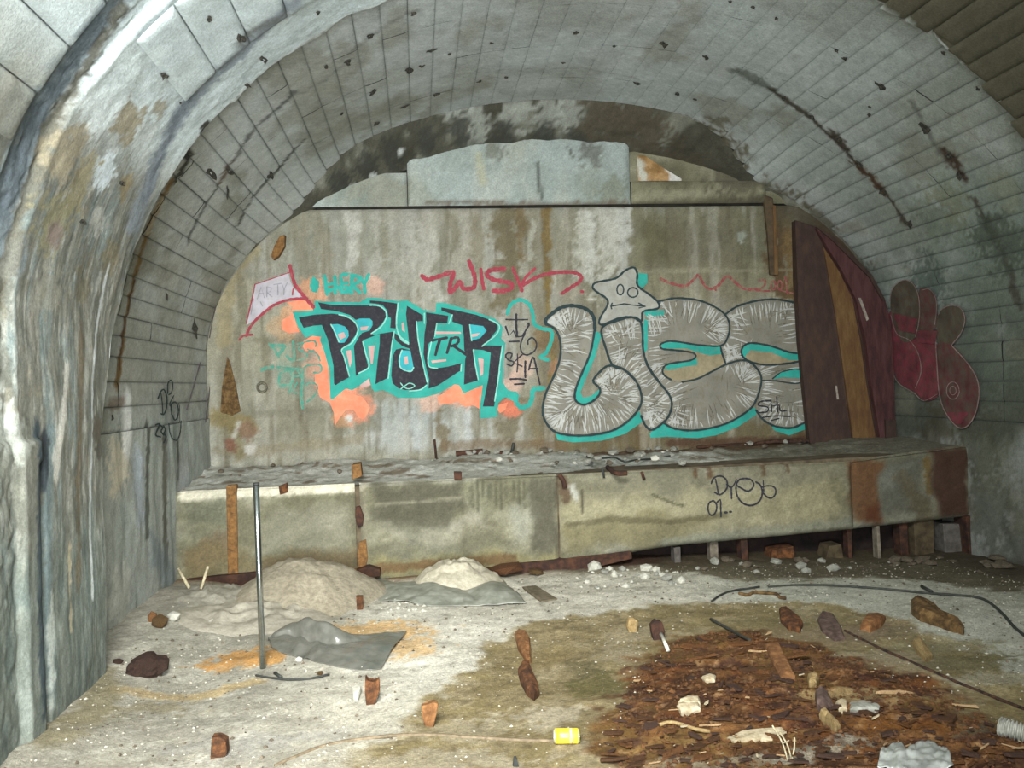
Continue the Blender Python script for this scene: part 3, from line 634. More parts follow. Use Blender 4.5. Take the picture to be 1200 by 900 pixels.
pt.line([(-2.1, 7.72), (5, 7.72)], .05, (160, 158, 140), .5); pt.grain(.2, 3)
mesh_np('dirt_layer', np.stack([X, Y, Z], -1).reshape(-1, 3), grid_faces(330, 64), M_floor, ledge, pt.c)
M_rust = noise_mat('orange_rust', (78, 58, 38), (142, 104, 60), 26, .92, c3=(116, 84, 48), bstr=.7, lo=.3, hi=.7)
M_rustd = noise_mat('dark_rust', (44, 31, 26), (78, 51, 36), 12, .88, c3=(60, 40, 31), bstr=.7)
M_rustm = noise_mat('brown_rust', (56, 37, 23), (112, 72, 40), 20, .88, c3=(82, 52, 30), bstr=.7)
def prism_part(name, pts, Y0, Y1, mat, parent, jit=.0, seed=0, bev=.006):
    poly = [(atY(x, y, Y0)[0], atY(x, y, Y0)[2]) for x, y in pts]; bm = prism(poly, Y0, Y1, jit, seed)
    if bev: bmesh.ops.bevel(bm, geom=bm.edges[:], offset=bev, segments=1, affect='EDGES', clamp_overlap=True)
    if parent is not None: bmesh.ops.translate(bm, verts=bm.verts, vec=-parent.matrix_basis.translation)
    return bm_obj(name, bm, mat, parent)
o = prism_part('rust_strip', [(265, 569), (277, 568), (279, 682), (267, 683)], YL - .012, YL + .06, M_rust, ledge, .003, 1); o['label'] = 'upright strip of orange rust set in the ledge face'
o = prism_part('rust_slot', [(416, 595), (422, 593), (426, 604), (425, 616), (419, 618), (416, 606)], YL - .005, YL + .05, M_rustd, ledge, .003, 2)
o = prism_part('rust_slot', [(421, 636), (429, 632), (431, 655), (428, 668), (419, 668), (418, 650)], YL - .008, YL + .05, M_rust, ledge, .003, 3)
prism_part('rust_bracket', [(418, 668), (432, 664), (446, 668), (445, 676), (434, 677), (426, 672), (416, 674)], YL - .10, YL + .02, M_rustd, ledge, .006, 4)
prism_part('rust_patch', [(412, 545), (422, 543), (424, 558), (414, 562)], YL + .10, YL + .3, M_rust, ledge, .005, 5, .004)
prism_part('rust_patch', [(326, 570), (336, 566), (338, 577), (328, 580)], YL - .006, YL + .05, M_rustm, ledge, .004, 6, .004)
prism_part('rust_patch', [(532, 553), (541, 553), (541, 562), (533, 563)], YL - .006, YL + .06, M_rustd, ledge, .004, 7, .004)
prism_part('base_rail', [(218, 680), (250, 676), (330, 668), (332, 690), (218, 703)], YL - .07, YL + .05, M_rustd, ledge, .004, 8)
prism_part('base_rail', [(332, 674), (420, 667), (420, 684), (332, 692)], YL - .035, YL + .05, M_rust, ledge, .004, 9)
o = prism_part('rust_seam', [(556, 668), (600, 661), (640, 657), (690, 651), (740, 646), (742, 655), (700, 664), (650, 672), (600, 676), (560, 678)], YL - .012, YL + .06, M_rustd, ledge, .006, 10)
# hollow under the ledge and what props it, its shade put into their dark colours
bm = prism([(-2.14, -.2), (1.15, -.2), (1.6, .10), (2.12, .16), (3.9, .24), (5.04, .31), (5.04, .86), (-2.14, .74)], .06, .44); bmesh.ops.translate(bm, verts=bm.verts, vec=(-1.5, 0, 0)); bm_obj('rough_core', bm, noise_mat('brown_core', (70, 60, 46), (100, 90, 72), 8, .95), ledge)
M_cav = noise_mat('shaded_earth', (22, 17, 16), (42, 31, 27), 10, .95)
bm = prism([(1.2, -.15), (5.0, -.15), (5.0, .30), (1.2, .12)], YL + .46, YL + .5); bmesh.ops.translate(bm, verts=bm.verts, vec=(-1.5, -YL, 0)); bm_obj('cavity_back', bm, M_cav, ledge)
M_post = noise_mat('pale_mortar', (92, 84, 72), (124, 116, 102), 14, .92); M_postb = noise_mat('brown_brick', (58, 48, 34), (84, 74, 54), 12, .92); M_postg = noise_mat('grey_block', (72, 68, 62), (96, 92, 86), 14, .92)
for nm, pts, d0, d1, mt in [('prop_post', [(1027, 610), (1031, 609), (1034, 655), (1029, 655)], .05, .14, M_post), ('prop_block', [(1071, 612), (1094, 608), (1095, 656), (1073, 656)], .10, .3, M_postb), ('prop_block', [(1105, 614), (1125, 614), (1128, 652), (1108, 654)], .12, .3, M_postg),
                            ('prop_block', [(972, 640), (986, 638), (990, 662), (966, 662)], .10, .3, M_postb), ('prop_post', [(993, 616), (999, 616), (1000, 664), (995, 664)], .1, .2, M_rustd), ('prop_post', [(832, 636), (842, 634), (843, 668), (833, 668)], .12, .22, M_post), ('prop_post', [(868, 630), (876, 628), (879, 668), (870, 668)], .08, .2, M_rustd),
                            ('prop_post', [(790, 642), (798, 641), (799, 670), (791, 670)], .06, .18, M_postg), ('prop_post', [(1054, 612), (1064, 610), (1066, 656), (1056, 656)], .12, .24, M_rustd), ('prop_post', [(1132, 606), (1138, 604), (1143, 652), (1137, 654)], .0, .2, M_rustd), ('prop_block', [(905, 645), (930, 640), (934, 668), (903, 668)], .16, .34, M_rustm)]:
    prism_part(nm, pts, YL + d0, YL + d1, mt, ledge, .004, len(nm), .005)
# ================================================================== floor
floor = empty('floor'); tag(floor, kind='structure')
def Gp(px, py, z=0.0): return atZ(px, py, z)[:2]
MUD = [Gp(*q) for q in [(395, 905), (420, 888), (455, 868), (500, 826), (540, 788), (562, 752), (600, 735), (650, 722), (750, 710), (850, 704), (960, 704), (1040, 720), (1090, 735), (1140, 752), (1210, 800)]] + [(5.2, 4.2), (5.2, 2.0), (-.4, 2.0)]
RUST = [Gp(*q) for q in [(730, 905), (705, 870), (722, 820), (745, 775), (775, 748), (830, 735), (900, 738), (950, 750), (1010, 772), (1085, 795), (1150, 830), (1210, 850)]] + [(3.6, 2.9), (3.4, 2.0), (.7, 2.0)]
def pdist(q, poly):
    ins = np.zeros(len(q), bool); d = np.full(len(q), 1e9); pts = [np.asarray(p, float) for p in poly]
    for a, b in zip(pts, pts[1:] + pts[:1]):
        ab = b - a; t = np.clip(((q - a) @ ab) / (ab @ ab + 1e-12), 0, 1); d = np.minimum(d, np.linalg.norm(q - a - t[:, None] * ab, axis=1))
        if abs(ab[1]) > 1e-9: ins ^= ((a[1] > q[:, 1]) != (b[1] > q[:, 1])) & (q[:, 0] < ab[0] * (q[:, 1] - a[1]) / ab[1] + a[0])
    return np.where(ins, d, -d)
def floor_z(x, y):
    q = np.stack([np.ravel(np.asarray(x, float)), np.ravel(np.asarray(y, float))], 1)
    z = (fbm(q, 1.2, 201, 4) - .5) * .06 + (fbm(q, 6, 202, 4) - .5) * .025
    z = z + .10 * sstep(-q[:, 0], 1.25, 2.0) + .05 * np.exp(-((q[:, 0] + 1.2) / .5) ** 2 - ((q[:, 1] - 7.0) / .6) ** 2)
    z = z - .02 - .03 * sstep(-q[:, 0], .2, .9) * sstep(q[:, 1], 6.9, 7.5) - .055 * sstep(q[:, 0], 1.2, 4.2) * sstep(q[:, 1], 6.4, 7.4)
    r = sstep(pdist(q, RUST), -.05, .35)
    lay = fbm(q, 1, 203, 5, (5.0, 16.0)); z = z + r * (.03 + (lay - .5) * .05 + (fbm(q, 22, 204, 3) - .5) * .03)
    m = sstep(pdist(q, MUD), -.05, .2); z = z - m * .012 * (1 - r)
    return z
_gx, _gy = np.arange(-2.4, 5.5, .03), np.arange(1.5, 8.0, .03)
_gz = floor_z(*[a.ravel() for a in np.meshgrid(_gx, _gy, indexing='ij')]).reshape(len(_gx), len(_gy))
def fz(x, y):
    i = min(max((x + 2.4) / .03, 0), len(_gx) - 1.001); j = min(max((y - 1.5) / .03, 0), len(_gy) - 1.001); a, b = int(i), int(j); u, v = i - a, j - b
    return float(_gz[a, b] * (1 - u) * (1 - v) + _gz[a + 1, b] * u * (1 - v) + _gz[a, b + 1] * (1 - u) * v + _gz[a + 1, b + 1] * u * v)
gx = np.concatenate([np.arange(-2.3, 4.0, .021), np.arange(4.0, 5.4, .04)]); gyf = np.concatenate([np.arange(-1.4, 2.6, .15), np.arange(2.6, 7.95, .021), [8.1, 8.3]])
X, Y = np.meshgrid(gx, gyf, indexing='ij'); Z = floor_z(X, Y).reshape(X.shape); uvf = np.stack([X.ravel(), Y.ravel()], 1)
p = Paint(uvf, (200, 197, 182), 121)
def FL(pts, w, col, k=.8, **kw): p.line([Gp(*q) for q in pts], w, col, k, **kw)
def FB(x, y, rx, ry, col, k=.8, **kw): p.blob(Gp(x, y), (rx, ry), col, k, **kw)
p.mottle((184, 180, 164), 2.2, .5, .12, .6, 3); p.mottle((218, 215, 200), 3, .58, .1, .6, 4); p.mottle((150, 146, 132), 14, .66, .06, .6, 5)
lf = sstep(-uvf[:, 0], .3, 1.0); p.mix(lf * .75, (150, 147, 133)); p.mix((1 - sstep(uvf[:, 1], 3.6, 5.4)) * .55, (152, 147, 130)); p.mix(lf * sstep(fbm(uvf, 5, 6, 4), .5, .6) * .5, (140, 137, 124)); p.mix(lf * sstep(fbm(uvf, 7, 16, 4), .55, .65) * .5, (186, 184, 170))  # greyer left sand; left and near parts darkened against the strong light there
rr = sstep(uvf[:, 0], 1.6, 3.0); p.mix(rr * .65, (156, 160, 146))  # right-hand sand dirtier, and darkened in colour for the light's decline
FB(290, 770, .24, .18, (178, 134, 78), .9); FB(278, 778, .14, .1, (196, 148, 88), .7); FB(430, 738, .45, .2, (204, 168, 116), .85); FB(470, 755, .2, .25, (206, 172, 122), .8); FB(390, 748, .3, .12, (200, 156, 104), .8); FL([(140, 815), (230, 812), (300, 795)], .08, (176, 152, 106), .7)
FB(180, 830, .25, .1, (124, 116, 92), .7); FB(110, 850, .3, .12, (110, 106, 88), .7); FL([(60, 880), (110, 840), (125, 800)], .12, (126, 118, 92), .8); FB(200, 850, .4, .12, (150, 146, 134), .5)
FB(170, 715, .35, .3, (158, 152, 140), .6); FB(280, 865, .4, .16, (156, 154, 148), .5); FB(240, 840, .25, .06, (130, 128, 116), .6)
md = p.poly(MUD, (134, 121, 88), .93, .06, .22, .25)
p.mix(md * sstep(fbm(uvf, 3, 31, 4), .45, .62) * .6, (116, 104, 70)); p.mix(md * sstep(fbm(uvf, 6, 32, 4), .55, .66) * .6, (158, 147, 118)); p.mix(md * sstep(fbm(uvf, 16, 33, 3), .6, .7) * .5, (96, 86, 64))
for a in [(640, 830, .3, .12, (166, 158, 138), .7), (560, 850, .4, .12, (160, 152, 130), .6), (520, 885, .5, .1, (156, 150, 132), .6), (690, 870, .2, .1, (150, 140, 118), .6), (650, 760, .2, .2, (126, 112, 78), .6), (700, 790, .2, .25, (92, 86, 54), .8), (680, 775, .15, .2, (88, 82, 58), .6), (730, 760, .2, .2, (140, 130, 106), .7), (740, 740, .3, .15, (150, 140, 116), .6),
          (970, 735, .5, .2, (118, 104, 82), .7), (1000, 765, .5, .15, (150, 140, 116), .7), (920, 725, .5, .2, (116, 106, 76), .6), (1060, 770, .3, .2, (134, 122, 98), .7), (1130, 770, .3, .2, (96, 92, 66), .7), (1100, 750, .3, .12, (124, 120, 92), .7), (1160, 790, .25, .12, (166, 164, 146), .6), (1030, 735, .3, .12, (110, 98, 80), .6)]: FB(*a)
rm = p.poly(RUST, (88, 58, 32), .93, .08, .3, .3)
lay = fbm(uvf, 1, 203, 5, (5.0, 16.0))
p.mix(rm * sstep(-lay, -.5, -.38) * .8, (56, 36, 26)); p.mix(rm * sstep(lay, .54, .66) * .7, (124, 88, 52)); p.mix(rm * sstep(fbm(uvf, 7, 35, 4), .56, .68) * .6, (112, 66, 34)); p.mix(rm * sstep(fbm(uvf, 2.5, 36, 4), .56, .66) * .6, (104, 84, 46)); p.mix(rm * sstep(fbm(uvf, 20, 37, 3), .62, .72) * .6, (170, 138, 100)); p.mix(rm * sstep(fbm(uvf, 11, 38, 3), .6, .7) * .6, (64, 42, 40))
for a in [(1010, 820, .35, .1, (140, 122, 86), .8), (960, 885, .3, .1, (138, 134, 120), .8), (870, 895, .5, .06, (132, 126, 110), .7), (1160, 850, .3, .12, (104, 100, 80), .7), (860, 865, .4, .06, (150, 122, 74), .6), (980, 780, .3, .1, (92, 66, 46), .6), (850, 760, .4, .1, (88, 62, 44), .6), (1080, 850, .3, .1, (122, 80, 36), .7)]: FB(*a)
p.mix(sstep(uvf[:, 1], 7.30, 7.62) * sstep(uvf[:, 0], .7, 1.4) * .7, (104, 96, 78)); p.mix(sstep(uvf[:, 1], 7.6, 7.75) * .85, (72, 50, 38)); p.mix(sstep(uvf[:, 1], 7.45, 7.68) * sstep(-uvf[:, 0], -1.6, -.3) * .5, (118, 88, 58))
p.poly([Gp(*q) for q in [(770, 664), (850, 672), (950, 676), (1060, 671), (1210, 694), (1210, 630), (770, 640)]], (86, 79, 62), .85, .08, .25, .2)
p.mix(sstep(uvf[:, 0], 4.2, 4.8) * sstep(uvf[:, 1], 5.9, 6.6) * .8, (72, 66, 54))
p.grain(.22, 9)
mesh_np('ground_surface', np.stack([X, Y, Z], -1).reshape(-1, 3), grid_faces(len(gx), len(gyf)), M_floor, floor, p.c)
# ================================================================== spray paint
def paint_mat(name, col, wear=(140, 138, 122), amt=.55, sc=26, thr=.60, rough=.75, vary=.18):
    """thin paint film on rough concrete: a little uneven, with the wall showing through where it has worn"""
    m, nt, b = nodes_of(name); tc = bump_chain(nt, b, (14, 60), .4)
    n = nt.nodes.new('ShaderNodeTexNoise'); n.inputs['Scale'].default_value = sc; n.inputs['Detail'].default_value = 7; n.inputs['Roughness'].default_value = .7
    nt.links.new(tc.outputs['Object'], n.inputs['Vector'])
    r = nt.nodes.new('ShaderNodeMapRange'); r.inputs[1].default_value = thr - .08; r.inputs[2].default_value = thr + .10; r.inputs[3].default_value = 0; r.inputs[4].default_value = amt
    nt.links.new(n.outputs['Fac'], r.inputs[0])
    n2 = nt.nodes.new('ShaderNodeTexNoise'); n2.inputs['Scale'].default_value = 6; n2.inputs['Detail'].default_value = 6
    nt.links.new(tc.outputs['Object'], n2.inputs['Vector'])
    mr = nt.nodes.new('ShaderNodeMapRange'); mr.inputs[1].default_value = .3; mr.inputs[2].default_value = .7; mr.inputs[3].default_value = 1 - vary; mr.inputs[4].default_value = 1 + vary
    nt.links.new(n2.outputs['Fac'], mr.inputs[0])
    mx = nt.nodes.new('ShaderNodeMix'); mx.data_type = 'RGBA'
    mx.inputs[6].default_value = (*lin(col), 1); mx.inputs[7].default_value = (*lin(wear), 1); nt.links.new(r.outputs[0], mx.inputs[0])
    vm = nt.nodes.new('ShaderNodeVectorMath'); vm.operation = 'SCALE'; nt.links.new(mx.outputs[2], vm.inputs[0]); nt.links.new(mr.outputs[0], vm.inputs['Scale'])
    nt.links.new(vm.outputs[0], b.inputs['Base Color']); b.inputs['Roughness'].default_value = rough; b.inputs['Specular IOR Level'].default_value = .25
    return m
P_black = paint_mat('black_spray', (36, 36, 44), (70, 70, 70), .5, 30, .58, .7, .25)
P_teal = paint_mat('teal_spray', (44, 148, 135), (112, 136, 124), .5, 22, .62)
P_tealp = paint_mat('pale_teal_spray', (128, 190, 176), (60, 150, 140), .5, 30, .6)
P_tealb = paint_mat('blue_teal_spray', (52, 156, 164), (60, 158, 146), .6, 14, .55)
P_tealf = paint_mat('faded_teal_spray', (70, 134, 116), (134, 132, 114), .8, 22, .54)
P_orange = paint_mat('salmon_spray', (224, 128, 96), (206, 140, 112), .7, 12, .55)
P_pink = paint_mat('greyish_pink_spray', (186, 152, 146), (120, 160, 150), .5, 24, .6)
P_red = paint_mat('crimson_spray', (142, 54, 66), (136, 116, 104), .6, 30, .60)
P_redf = paint_mat('faded_red_spray', (134, 66, 68), (132, 118, 96), .9, 22, .54)
P_lilac = paint_mat('lilac_spray', (166, 162, 168), (150, 146, 138), .6, 18, .56)
P_purple = paint_mat('dull_violet_spray', (104, 92, 104), (134, 130, 124), .8, 26, .52)
P_grey = paint_mat('faint_grey_spray', (128, 128, 134), (160, 158, 160), .6, 26, .55)
P_silver = paint_mat('silver_spray', (122, 120, 109), (104, 98, 80), .8, 12, .55, .55, .22)
P_white = paint_mat('pale_silver_spray', (168, 171, 166), (146, 142, 130), .8, 30, .54, .55)
P_star = paint_mat('star_silver_spray', (150, 151, 142), (136, 132, 120), .7, 16, .52, .55)
P_shadow = paint_mat('dull_silver_spray', (92, 88, 76), (134, 130, 114), .7, 26, .52)
P_line = paint_mat('dark_green_line_spray', (36, 52, 54), (84, 88, 78), .5, 34, .62)
P_tan = paint_mat('bare_tan_concrete', (142, 132, 106), (120, 112, 86), .6, 14, .5)
P_mag = paint_mat('dark_magenta_spray', (98, 60, 60), (80, 76, 66), .85, 12, .5, vary=.3)
P_mag2 = paint_mat('wine_spray', (120, 56, 66), (88, 62, 60), .8, 16, .5, vary=.3)
P_magp = paint_mat('pale_pink_spray', (146, 126, 122), (110, 94, 90), .8, 34, .52)
P_brn = paint_mat('brown_green_spray', (84, 82, 70), (82, 64, 56), .7, 14, .5, vary=.3)
def on_wall(d): return lambda x, y, e=0.0: atY(x, y, YW - d - e)
def on_ledge(d): return lambda x, y, e=0.0: atY(x, y, YL - d - e)
def on_vault(d):
    def f(x, y, e=0.0):
        p = hit_ring(x, y, MAIN); return ring_pt(np.array([st(p)[0][0]]), p[1], MAIN, -d - e)[0]
    return f
def smooth_pts(pts, n=6, closed=False):
    P = np.array(pts, float)
    if len(P) < 3: return P
    if closed: Q = np.concatenate([P[-1:], P, P[:2]])
    else: Q = np.concatenate([2 * P[:1] - P[1:2], P, 2 * P[-1:] - P[-2:-1]])
    out = []
    for i in range(1, len(Q) - 2):
        p0, p1, p2, p3 = Q[i - 1], Q[i], Q[i + 1], Q[i + 2]
        for k in range(n):
            t = k / n; out.append(.5 * (2 * p1 + (p2 - p0) * t + (2 * p0 - 5 * p1 + 4 * p2 - p3) * t * t + (3 * p1 - p0 - 3 * p2 + p3) * t ** 3))
    if not closed: out.append(P[-1])
    return np.array(out)
def tr(ox, oy, sc, pts): return [(ox + x / sc, oy + y / sc) for x, y in pts]
from mathutils.geometry import tessellate_polygon
EPS = [0]
class Film:
    """a paint film: flat patches and ribbons laid on a surface; each becomes a mesh of its own unless joined; loc = the thing's origin"""
    def __init__(s, loc=(0, 0, 0)): s.parts = []; s.loc = np.array(loc, float)
    def _e(s): EPS[0] += 1; return (EPS[0] % 7) * .0002
    def area(s, pts, at, smooth=False):
        if smooth: pts = smooth_pts(pts, 5, True)
        e = s._e(); tris = tessellate_polygon([[Vector((x, y, 0)) for x, y in pts]])
        s.parts.append(([at(x, y, e) for x, y in pts], [tuple(t) for t in tris])); return s
    def stroke(s, pts, w, at, smooth=True, closed=False, taper=0.0):
        P = smooth_pts(pts, 5, closed) if smooth else np.array(pts, float)
        if closed: P = np.concatenate([P, P[:1]])
        D = np.diff(P, axis=0); L = np.linalg.norm(D, axis=1); P = P[np.concatenate([[True], L > .05])]
        if len(P) < 2: return s
        T = np.gradient(P, axis=0); T /= np.linalg.norm(T, axis=1)[:, None] + 1e-9; N = np.stack([-T[:, 1], T[:, 0]], 1)
        V, F = [], []; e0 = s._e(); n_ = len(P)
        for i, (p, n) in enumerate(zip(P, N)):
            f = i / (n_ - 1); h = w * .5 * (1 - taper * abs(2 * f - 1) ** 2) * (1 + .18 * math.sin(i * 2.3 + P[0, 0])); e = e0 + i * .00006
            V.append(at(*(p + n * h), e)); V.append(at(*(p - n * h), e))
        for i in range(n_ - 1): F.append((2 * i, 2 * i + 2, 2 * i + 3, 2 * i + 1))
        if not closed and taper < .5:
            for e_, sg in ((0, -1), (n_ - 1, 1)):
                k = len(V)
                for q in np.linspace(0, math.pi, 5): V.append(at(*(P[e_] + T[e_] * sg * w * .5 * math.sin(q) + N[e_] * w * .5 * math.cos(q)), e0 + e_ * .00006 - .00003))
                F.append(tuple(range(k, k + 5)))
        s.parts.append((V, F)); return s
    def done(s, name, mat, parent=None, joined=False, parts=None):
        """one mesh per patch under parent; joined: all in one mesh"""
        if joined or (parent is None and len(s.parts) == 1):
            V, F = [], []
            for v, f in s.parts: k = len(V); V += list(v); F += [tuple(i + k for i in t) for t in f]
            todo = [(V, F)]
        else: todo = s.parts
        if parent is None and len(todo) > 1: raise RuntimeError('needs a parent')
        o = None
        for V, F in todo:
            me = bpy.data.meshes.new(name); me.from_pydata([tuple(np.asarray(p) - s.loc) for p in V], [], F); me.materials.append(mat)
            o = bpy.data.objects.new(name, me)
            if parent is None: o.location = s.loc
            link(o, parent)
            if joined and parent is not None: o['kind'] = 'stuff'
        return o
def piece(name, label, at, x, y, group=None):
    e = empty(name, tuple(at(x, y))); tag(e, label, 'graffiti', group); return e
def film(e): return Film(e.location)
# ---------------------------------------------------------------- the black and teal lettering
z1 = lambda q: tr(340, 340, 8.571, q); z2 = lambda q: tr(460, 345, 8.571, q); z3 = lambda q: tr(340, 400, 8.571, q); z4 = lambda q: tr(480, 400, 8.571, q)
W0, W1, W2, W3, W4, W5 = [on_wall(.004 + .0022 * k) for k in range(6)]
lb = piece('graffiti_lettering', 'large black angular letters with teal edging over a salmon patch, reading PRYER', W0, 470, 410)
f = film(lb)
f.area(z5 := tr(270, 305, 6.667, [(440, 330), (540, 310), (600, 320), (640, 370), (650, 400), (490, 405), (520, 520), (540, 560), (460, 570), (400, 540), (400, 470), (470, 430), (490, 360)]), W0)
f.area(z3([(130, 0), (330, -120), (400, 40), (430, 330), (430, 560), (540, 490), (620, 530), (730, 560), (800, 660), (790, 700), (740, 780), (690, 770), (640, 690), (560, 690), (480, 790), (450, 850), (440, 720), (400, 620), (300, 560), (250, 420), (250, 330), (310, 300), (300, 150), (240, 80), (160, 100), (130, 60)]), W0)
f.area(z4([(540, 525), (740, 430), (720, 690), (640, 640), (560, 660), (480, 600), (420, 620), (300, 640), (280, 560), (400, 480), (450, 430), (500, 445)]), W0)
f.area(z4([(895, 640), (990, 610), (960, 690), (910, 720), (880, 690)]), W0)
f.done('salmon_patch', P_orange, lb)
f = film(lb)
f.area(z1([(20, 215), (240, 200), (248, 105), (330, 115), (700, 122), (770, 78), (870, 78), (1080, 110), (1180, 112)]) + z2([(40, 58), (150, 60), (320, 160), (330, 140), (345, 170), (430, 180), (440, 85), (525, 85), (840, 178), (1030, 245), (1110, 330), (1090, 440), (1135, 490), (1110, 700)]) +
       z4([(945, 300), (930, 420), (1000, 500), (1085, 515), (1080, 620), (960, 560), (890, 620), (880, 758), (712, 775), (700, 690), (735, 440), (540, 525), (500, 440), (450, 432), (280, 525), (150, 562), (0, 568)]) +
       z3([(1080, 566), (990, 512), (930, 490), (850, 505), (818, 470), (800, 365), (700, 450), (620, 490), (560, 472), (430, 582), (405, 580), (398, 420), (393, 290), (345, 110), (300, -10)]) + z1([(310, 470), (210, 455), (155, 478), (80, 370)]), W1)
f.done('teal_edging', P_teal, lb)
def letter(pts, smooth=False, name='letter'): return film(lb).area(pts, W2, smooth).done(name, P_black, lb)
letter(z1([(85, 275), (250, 246), (420, 236), (480, 242), (560, 262), (640, 315), (672, 370), (675, 400), (655, 455), (600, 530), (520, 590), (535, 640), (590, 860)]) + z3([(592, 362), (520, 400), (458, 440), (440, 425), (436, 250), (415, 150), (385, 20)]) + z1([(380, 500), (318, 350), (230, 358), (135, 380)]))
letter(z1([(280, 122), (400, 146), (620, 152), (800, 152), (900, 166), (955, 210), (962, 270), (925, 335), (870, 390), (812, 432), (850, 458), (735, 502), (728, 540), (785, 772), (660, 862), (640, 560), (690, 470), (722, 430), (800, 405), (830, 350), (826, 308), (800, 284), (700, 284), (660, 300), (600, 250), (500, 220), (420, 205), (310, 190)]))
letter(z1([(800, 104), (920, 112), (1085, 135), (1070, 250), (1060, 385), (1005, 380), (1012, 280), (985, 270), (975, 205), (930, 150), (860, 135), (800, 130)]), name='letter_stroke')
letter(z1([(835, 462), (900, 438), (1045, 415), (1030, 520)]) + z3([(1012, 150), (985, 365), (890, 412), (855, 432), (880, 180), (900, 20), (900, -80)]), name='letter_stroke')
letter(z2([(145, 115), (305, 210), (305, 268), (240, 272), (265, 500), (310, 740), (345, 890)]) + [(500.6, 448), (500, 452), (497, 455), (487, 457), (475, 457), (467, 455), (460, 449), (458.4, 440), (460.2, 417), (464, 409.5), (471, 408)] + z2([(180, 560), (172, 545), (100, 520), (40, 470), (20, 440), (22, 390), (50, 405), (80, 460), (120, 490), (168, 500), (150, 330), (135, 200)]))
letter(z2([(335, 180), (560, 215), (550, 290), (445, 290), (425, 420), (362, 500), (345, 640), (360, 725), (430, 745), (560, 725), (688, 690), (685, 775)]) + z4([(500, 300), (380, 380), (280, 445), (190, 475), (195, 380), (165, 260)]) + z2([(310, 600), (320, 400), (340, 280)]))
letter(z2([(490, 130), (640, 160), (840, 205), (980, 255), (1055, 308), (1055, 350), (985, 440), (910, 512), (1100, 515)]) + z4([(922, 60), (905, 200), (850, 655), (735, 655), (790, 380), (815, 115), (740, 88), (640, 80), (690, 390), (545, 435), (558, 180), (575, 130)]) + z2([(720, 560), (715, 420), (700, 310), (600, 275), (605, 205), (490, 160)]))
f = film(lb)
f.area(z1([(408, 345), (480, 340), (550, 365), (585, 410), (590, 460), (545, 528), (495, 530), (440, 420)]), W3); f.area(z1([(668, 300), (700, 288), (800, 288), (828, 312), (815, 370), (780, 405), (705, 410)]), W3)
f.area(z2([(770, 300), (910, 318), (945, 365), (880, 440), (790, 466)]), W3); f.area(z2([(95, 560), (180, 565), (212, 735), (180, 772), (85, 742), (65, 660)]), W3)
f.done('teal_counter', P_tealb, lb)
f = film(lb)
f.area(z1([(480, 440), (540, 420), (560, 470), (500, 500)]), W4); f.area(z1([(705, 370), (790, 360), (770, 400), (710, 405)]), W4); f.area(z1([(785, 560), (850, 555), (830, 740), (812, 740)]), W4); f.area(z2([(860, 640), (915, 650), (910, 800), (885, 820)]), W4)
f.area(z2([(90, 290), (115, 280), (125, 380), (95, 360)]), W4); f.area(z2([(385, 665), (540, 650), (540, 670), (400, 690)]), W4); f.area(z2([(425, 370), (680, 375), (690, 395), (425, 400)]), W4); f.area(z2([(110, 630), (150, 620), (160, 700), (125, 705)]), W4)
f.area(z1([(560, 610), (610, 600), (625, 700), (600, 780)]), W4); f.area(z2([(790, 400), (880, 385), (850, 420), (800, 430)]), W4); f.area(z3([(700, 440), (790, 375), (810, 440), (720, 470)]), W4)
f.done('pink_fleck', P_pink, lb)
f = film(lb)
for q in [z1([(490, 246), (560, 262), (640, 312), (680, 380), (672, 440), (620, 530), (520, 595), (545, 680), (595, 865)]), z1([(800, 150), (870, 152), (930, 180), (965, 225), (962, 290), (910, 370), (815, 436)]), z1([(410, 345), (450, 420), (490, 520)]), z1([(730, 520), (760, 640), (792, 770), (690, 835)]),
          z1([(1046, 415), (1020, 560), (1000, 760), (985, 885)]), z1([(1090, 130), (1072, 250), (1072, 380), (1110, 470), (1190, 530)]), z2([(240, 272), (262, 480), (310, 720), (348, 880)]), z2([(95, 560), (68, 650), (85, 740), (180, 774), (212, 735)]), z2([(55, 90), (38, 300), (80, 440), (160, 500)]),
          z2([(445, 292), (425, 420)]), z2([(390, 480), (358, 640), (370, 725), (450, 742)]), z2([(970, 252), (1040, 285), (1075, 330), (1035, 410), (900, 520)]), z2([(1105, 515), (1085, 650), (1060, 870)]), z4([(640, 85), (660, 230), (690, 385)]), z4([(905, 300), (880, 450), (855, 600)]), z2([(775, 305), (795, 465)]), z2([(600, 205), (565, 295)]), z4([(170, 440), (110, 485), (0, 500)]), z2([(320, 190), (320, 290)]), z4([(520, 230), (515, 300)])]:
    f.stroke(q, 1.5, W4)
f.stroke([(469.5, 449), (474, 454), (480, 455.5), (486, 452), (480, 449), (474, 452.5), (469.5, 456)], 1.2, W4); f.done('pale_highlight', P_tealp, lb)
f = film(lb)
f.stroke(z2([(385, 466), (460, 450), (545, 436)]), 3.2, W4, False); f.stroke(z2([(478, 450), (450, 530), (432, 605)]), 3.4, W4, False); f.stroke(z2([(590, 440), (570, 510), (548, 585)]), 3.4, W4, False); f.stroke(z2([(585, 445), (650, 432), (665, 465), (640, 500), (590, 520)]), 3, W4); f.stroke(z2([(610, 515), (660, 550), (745, 605)]), 3.4, W4, False)
f.done('small_initials', P_black, lb)
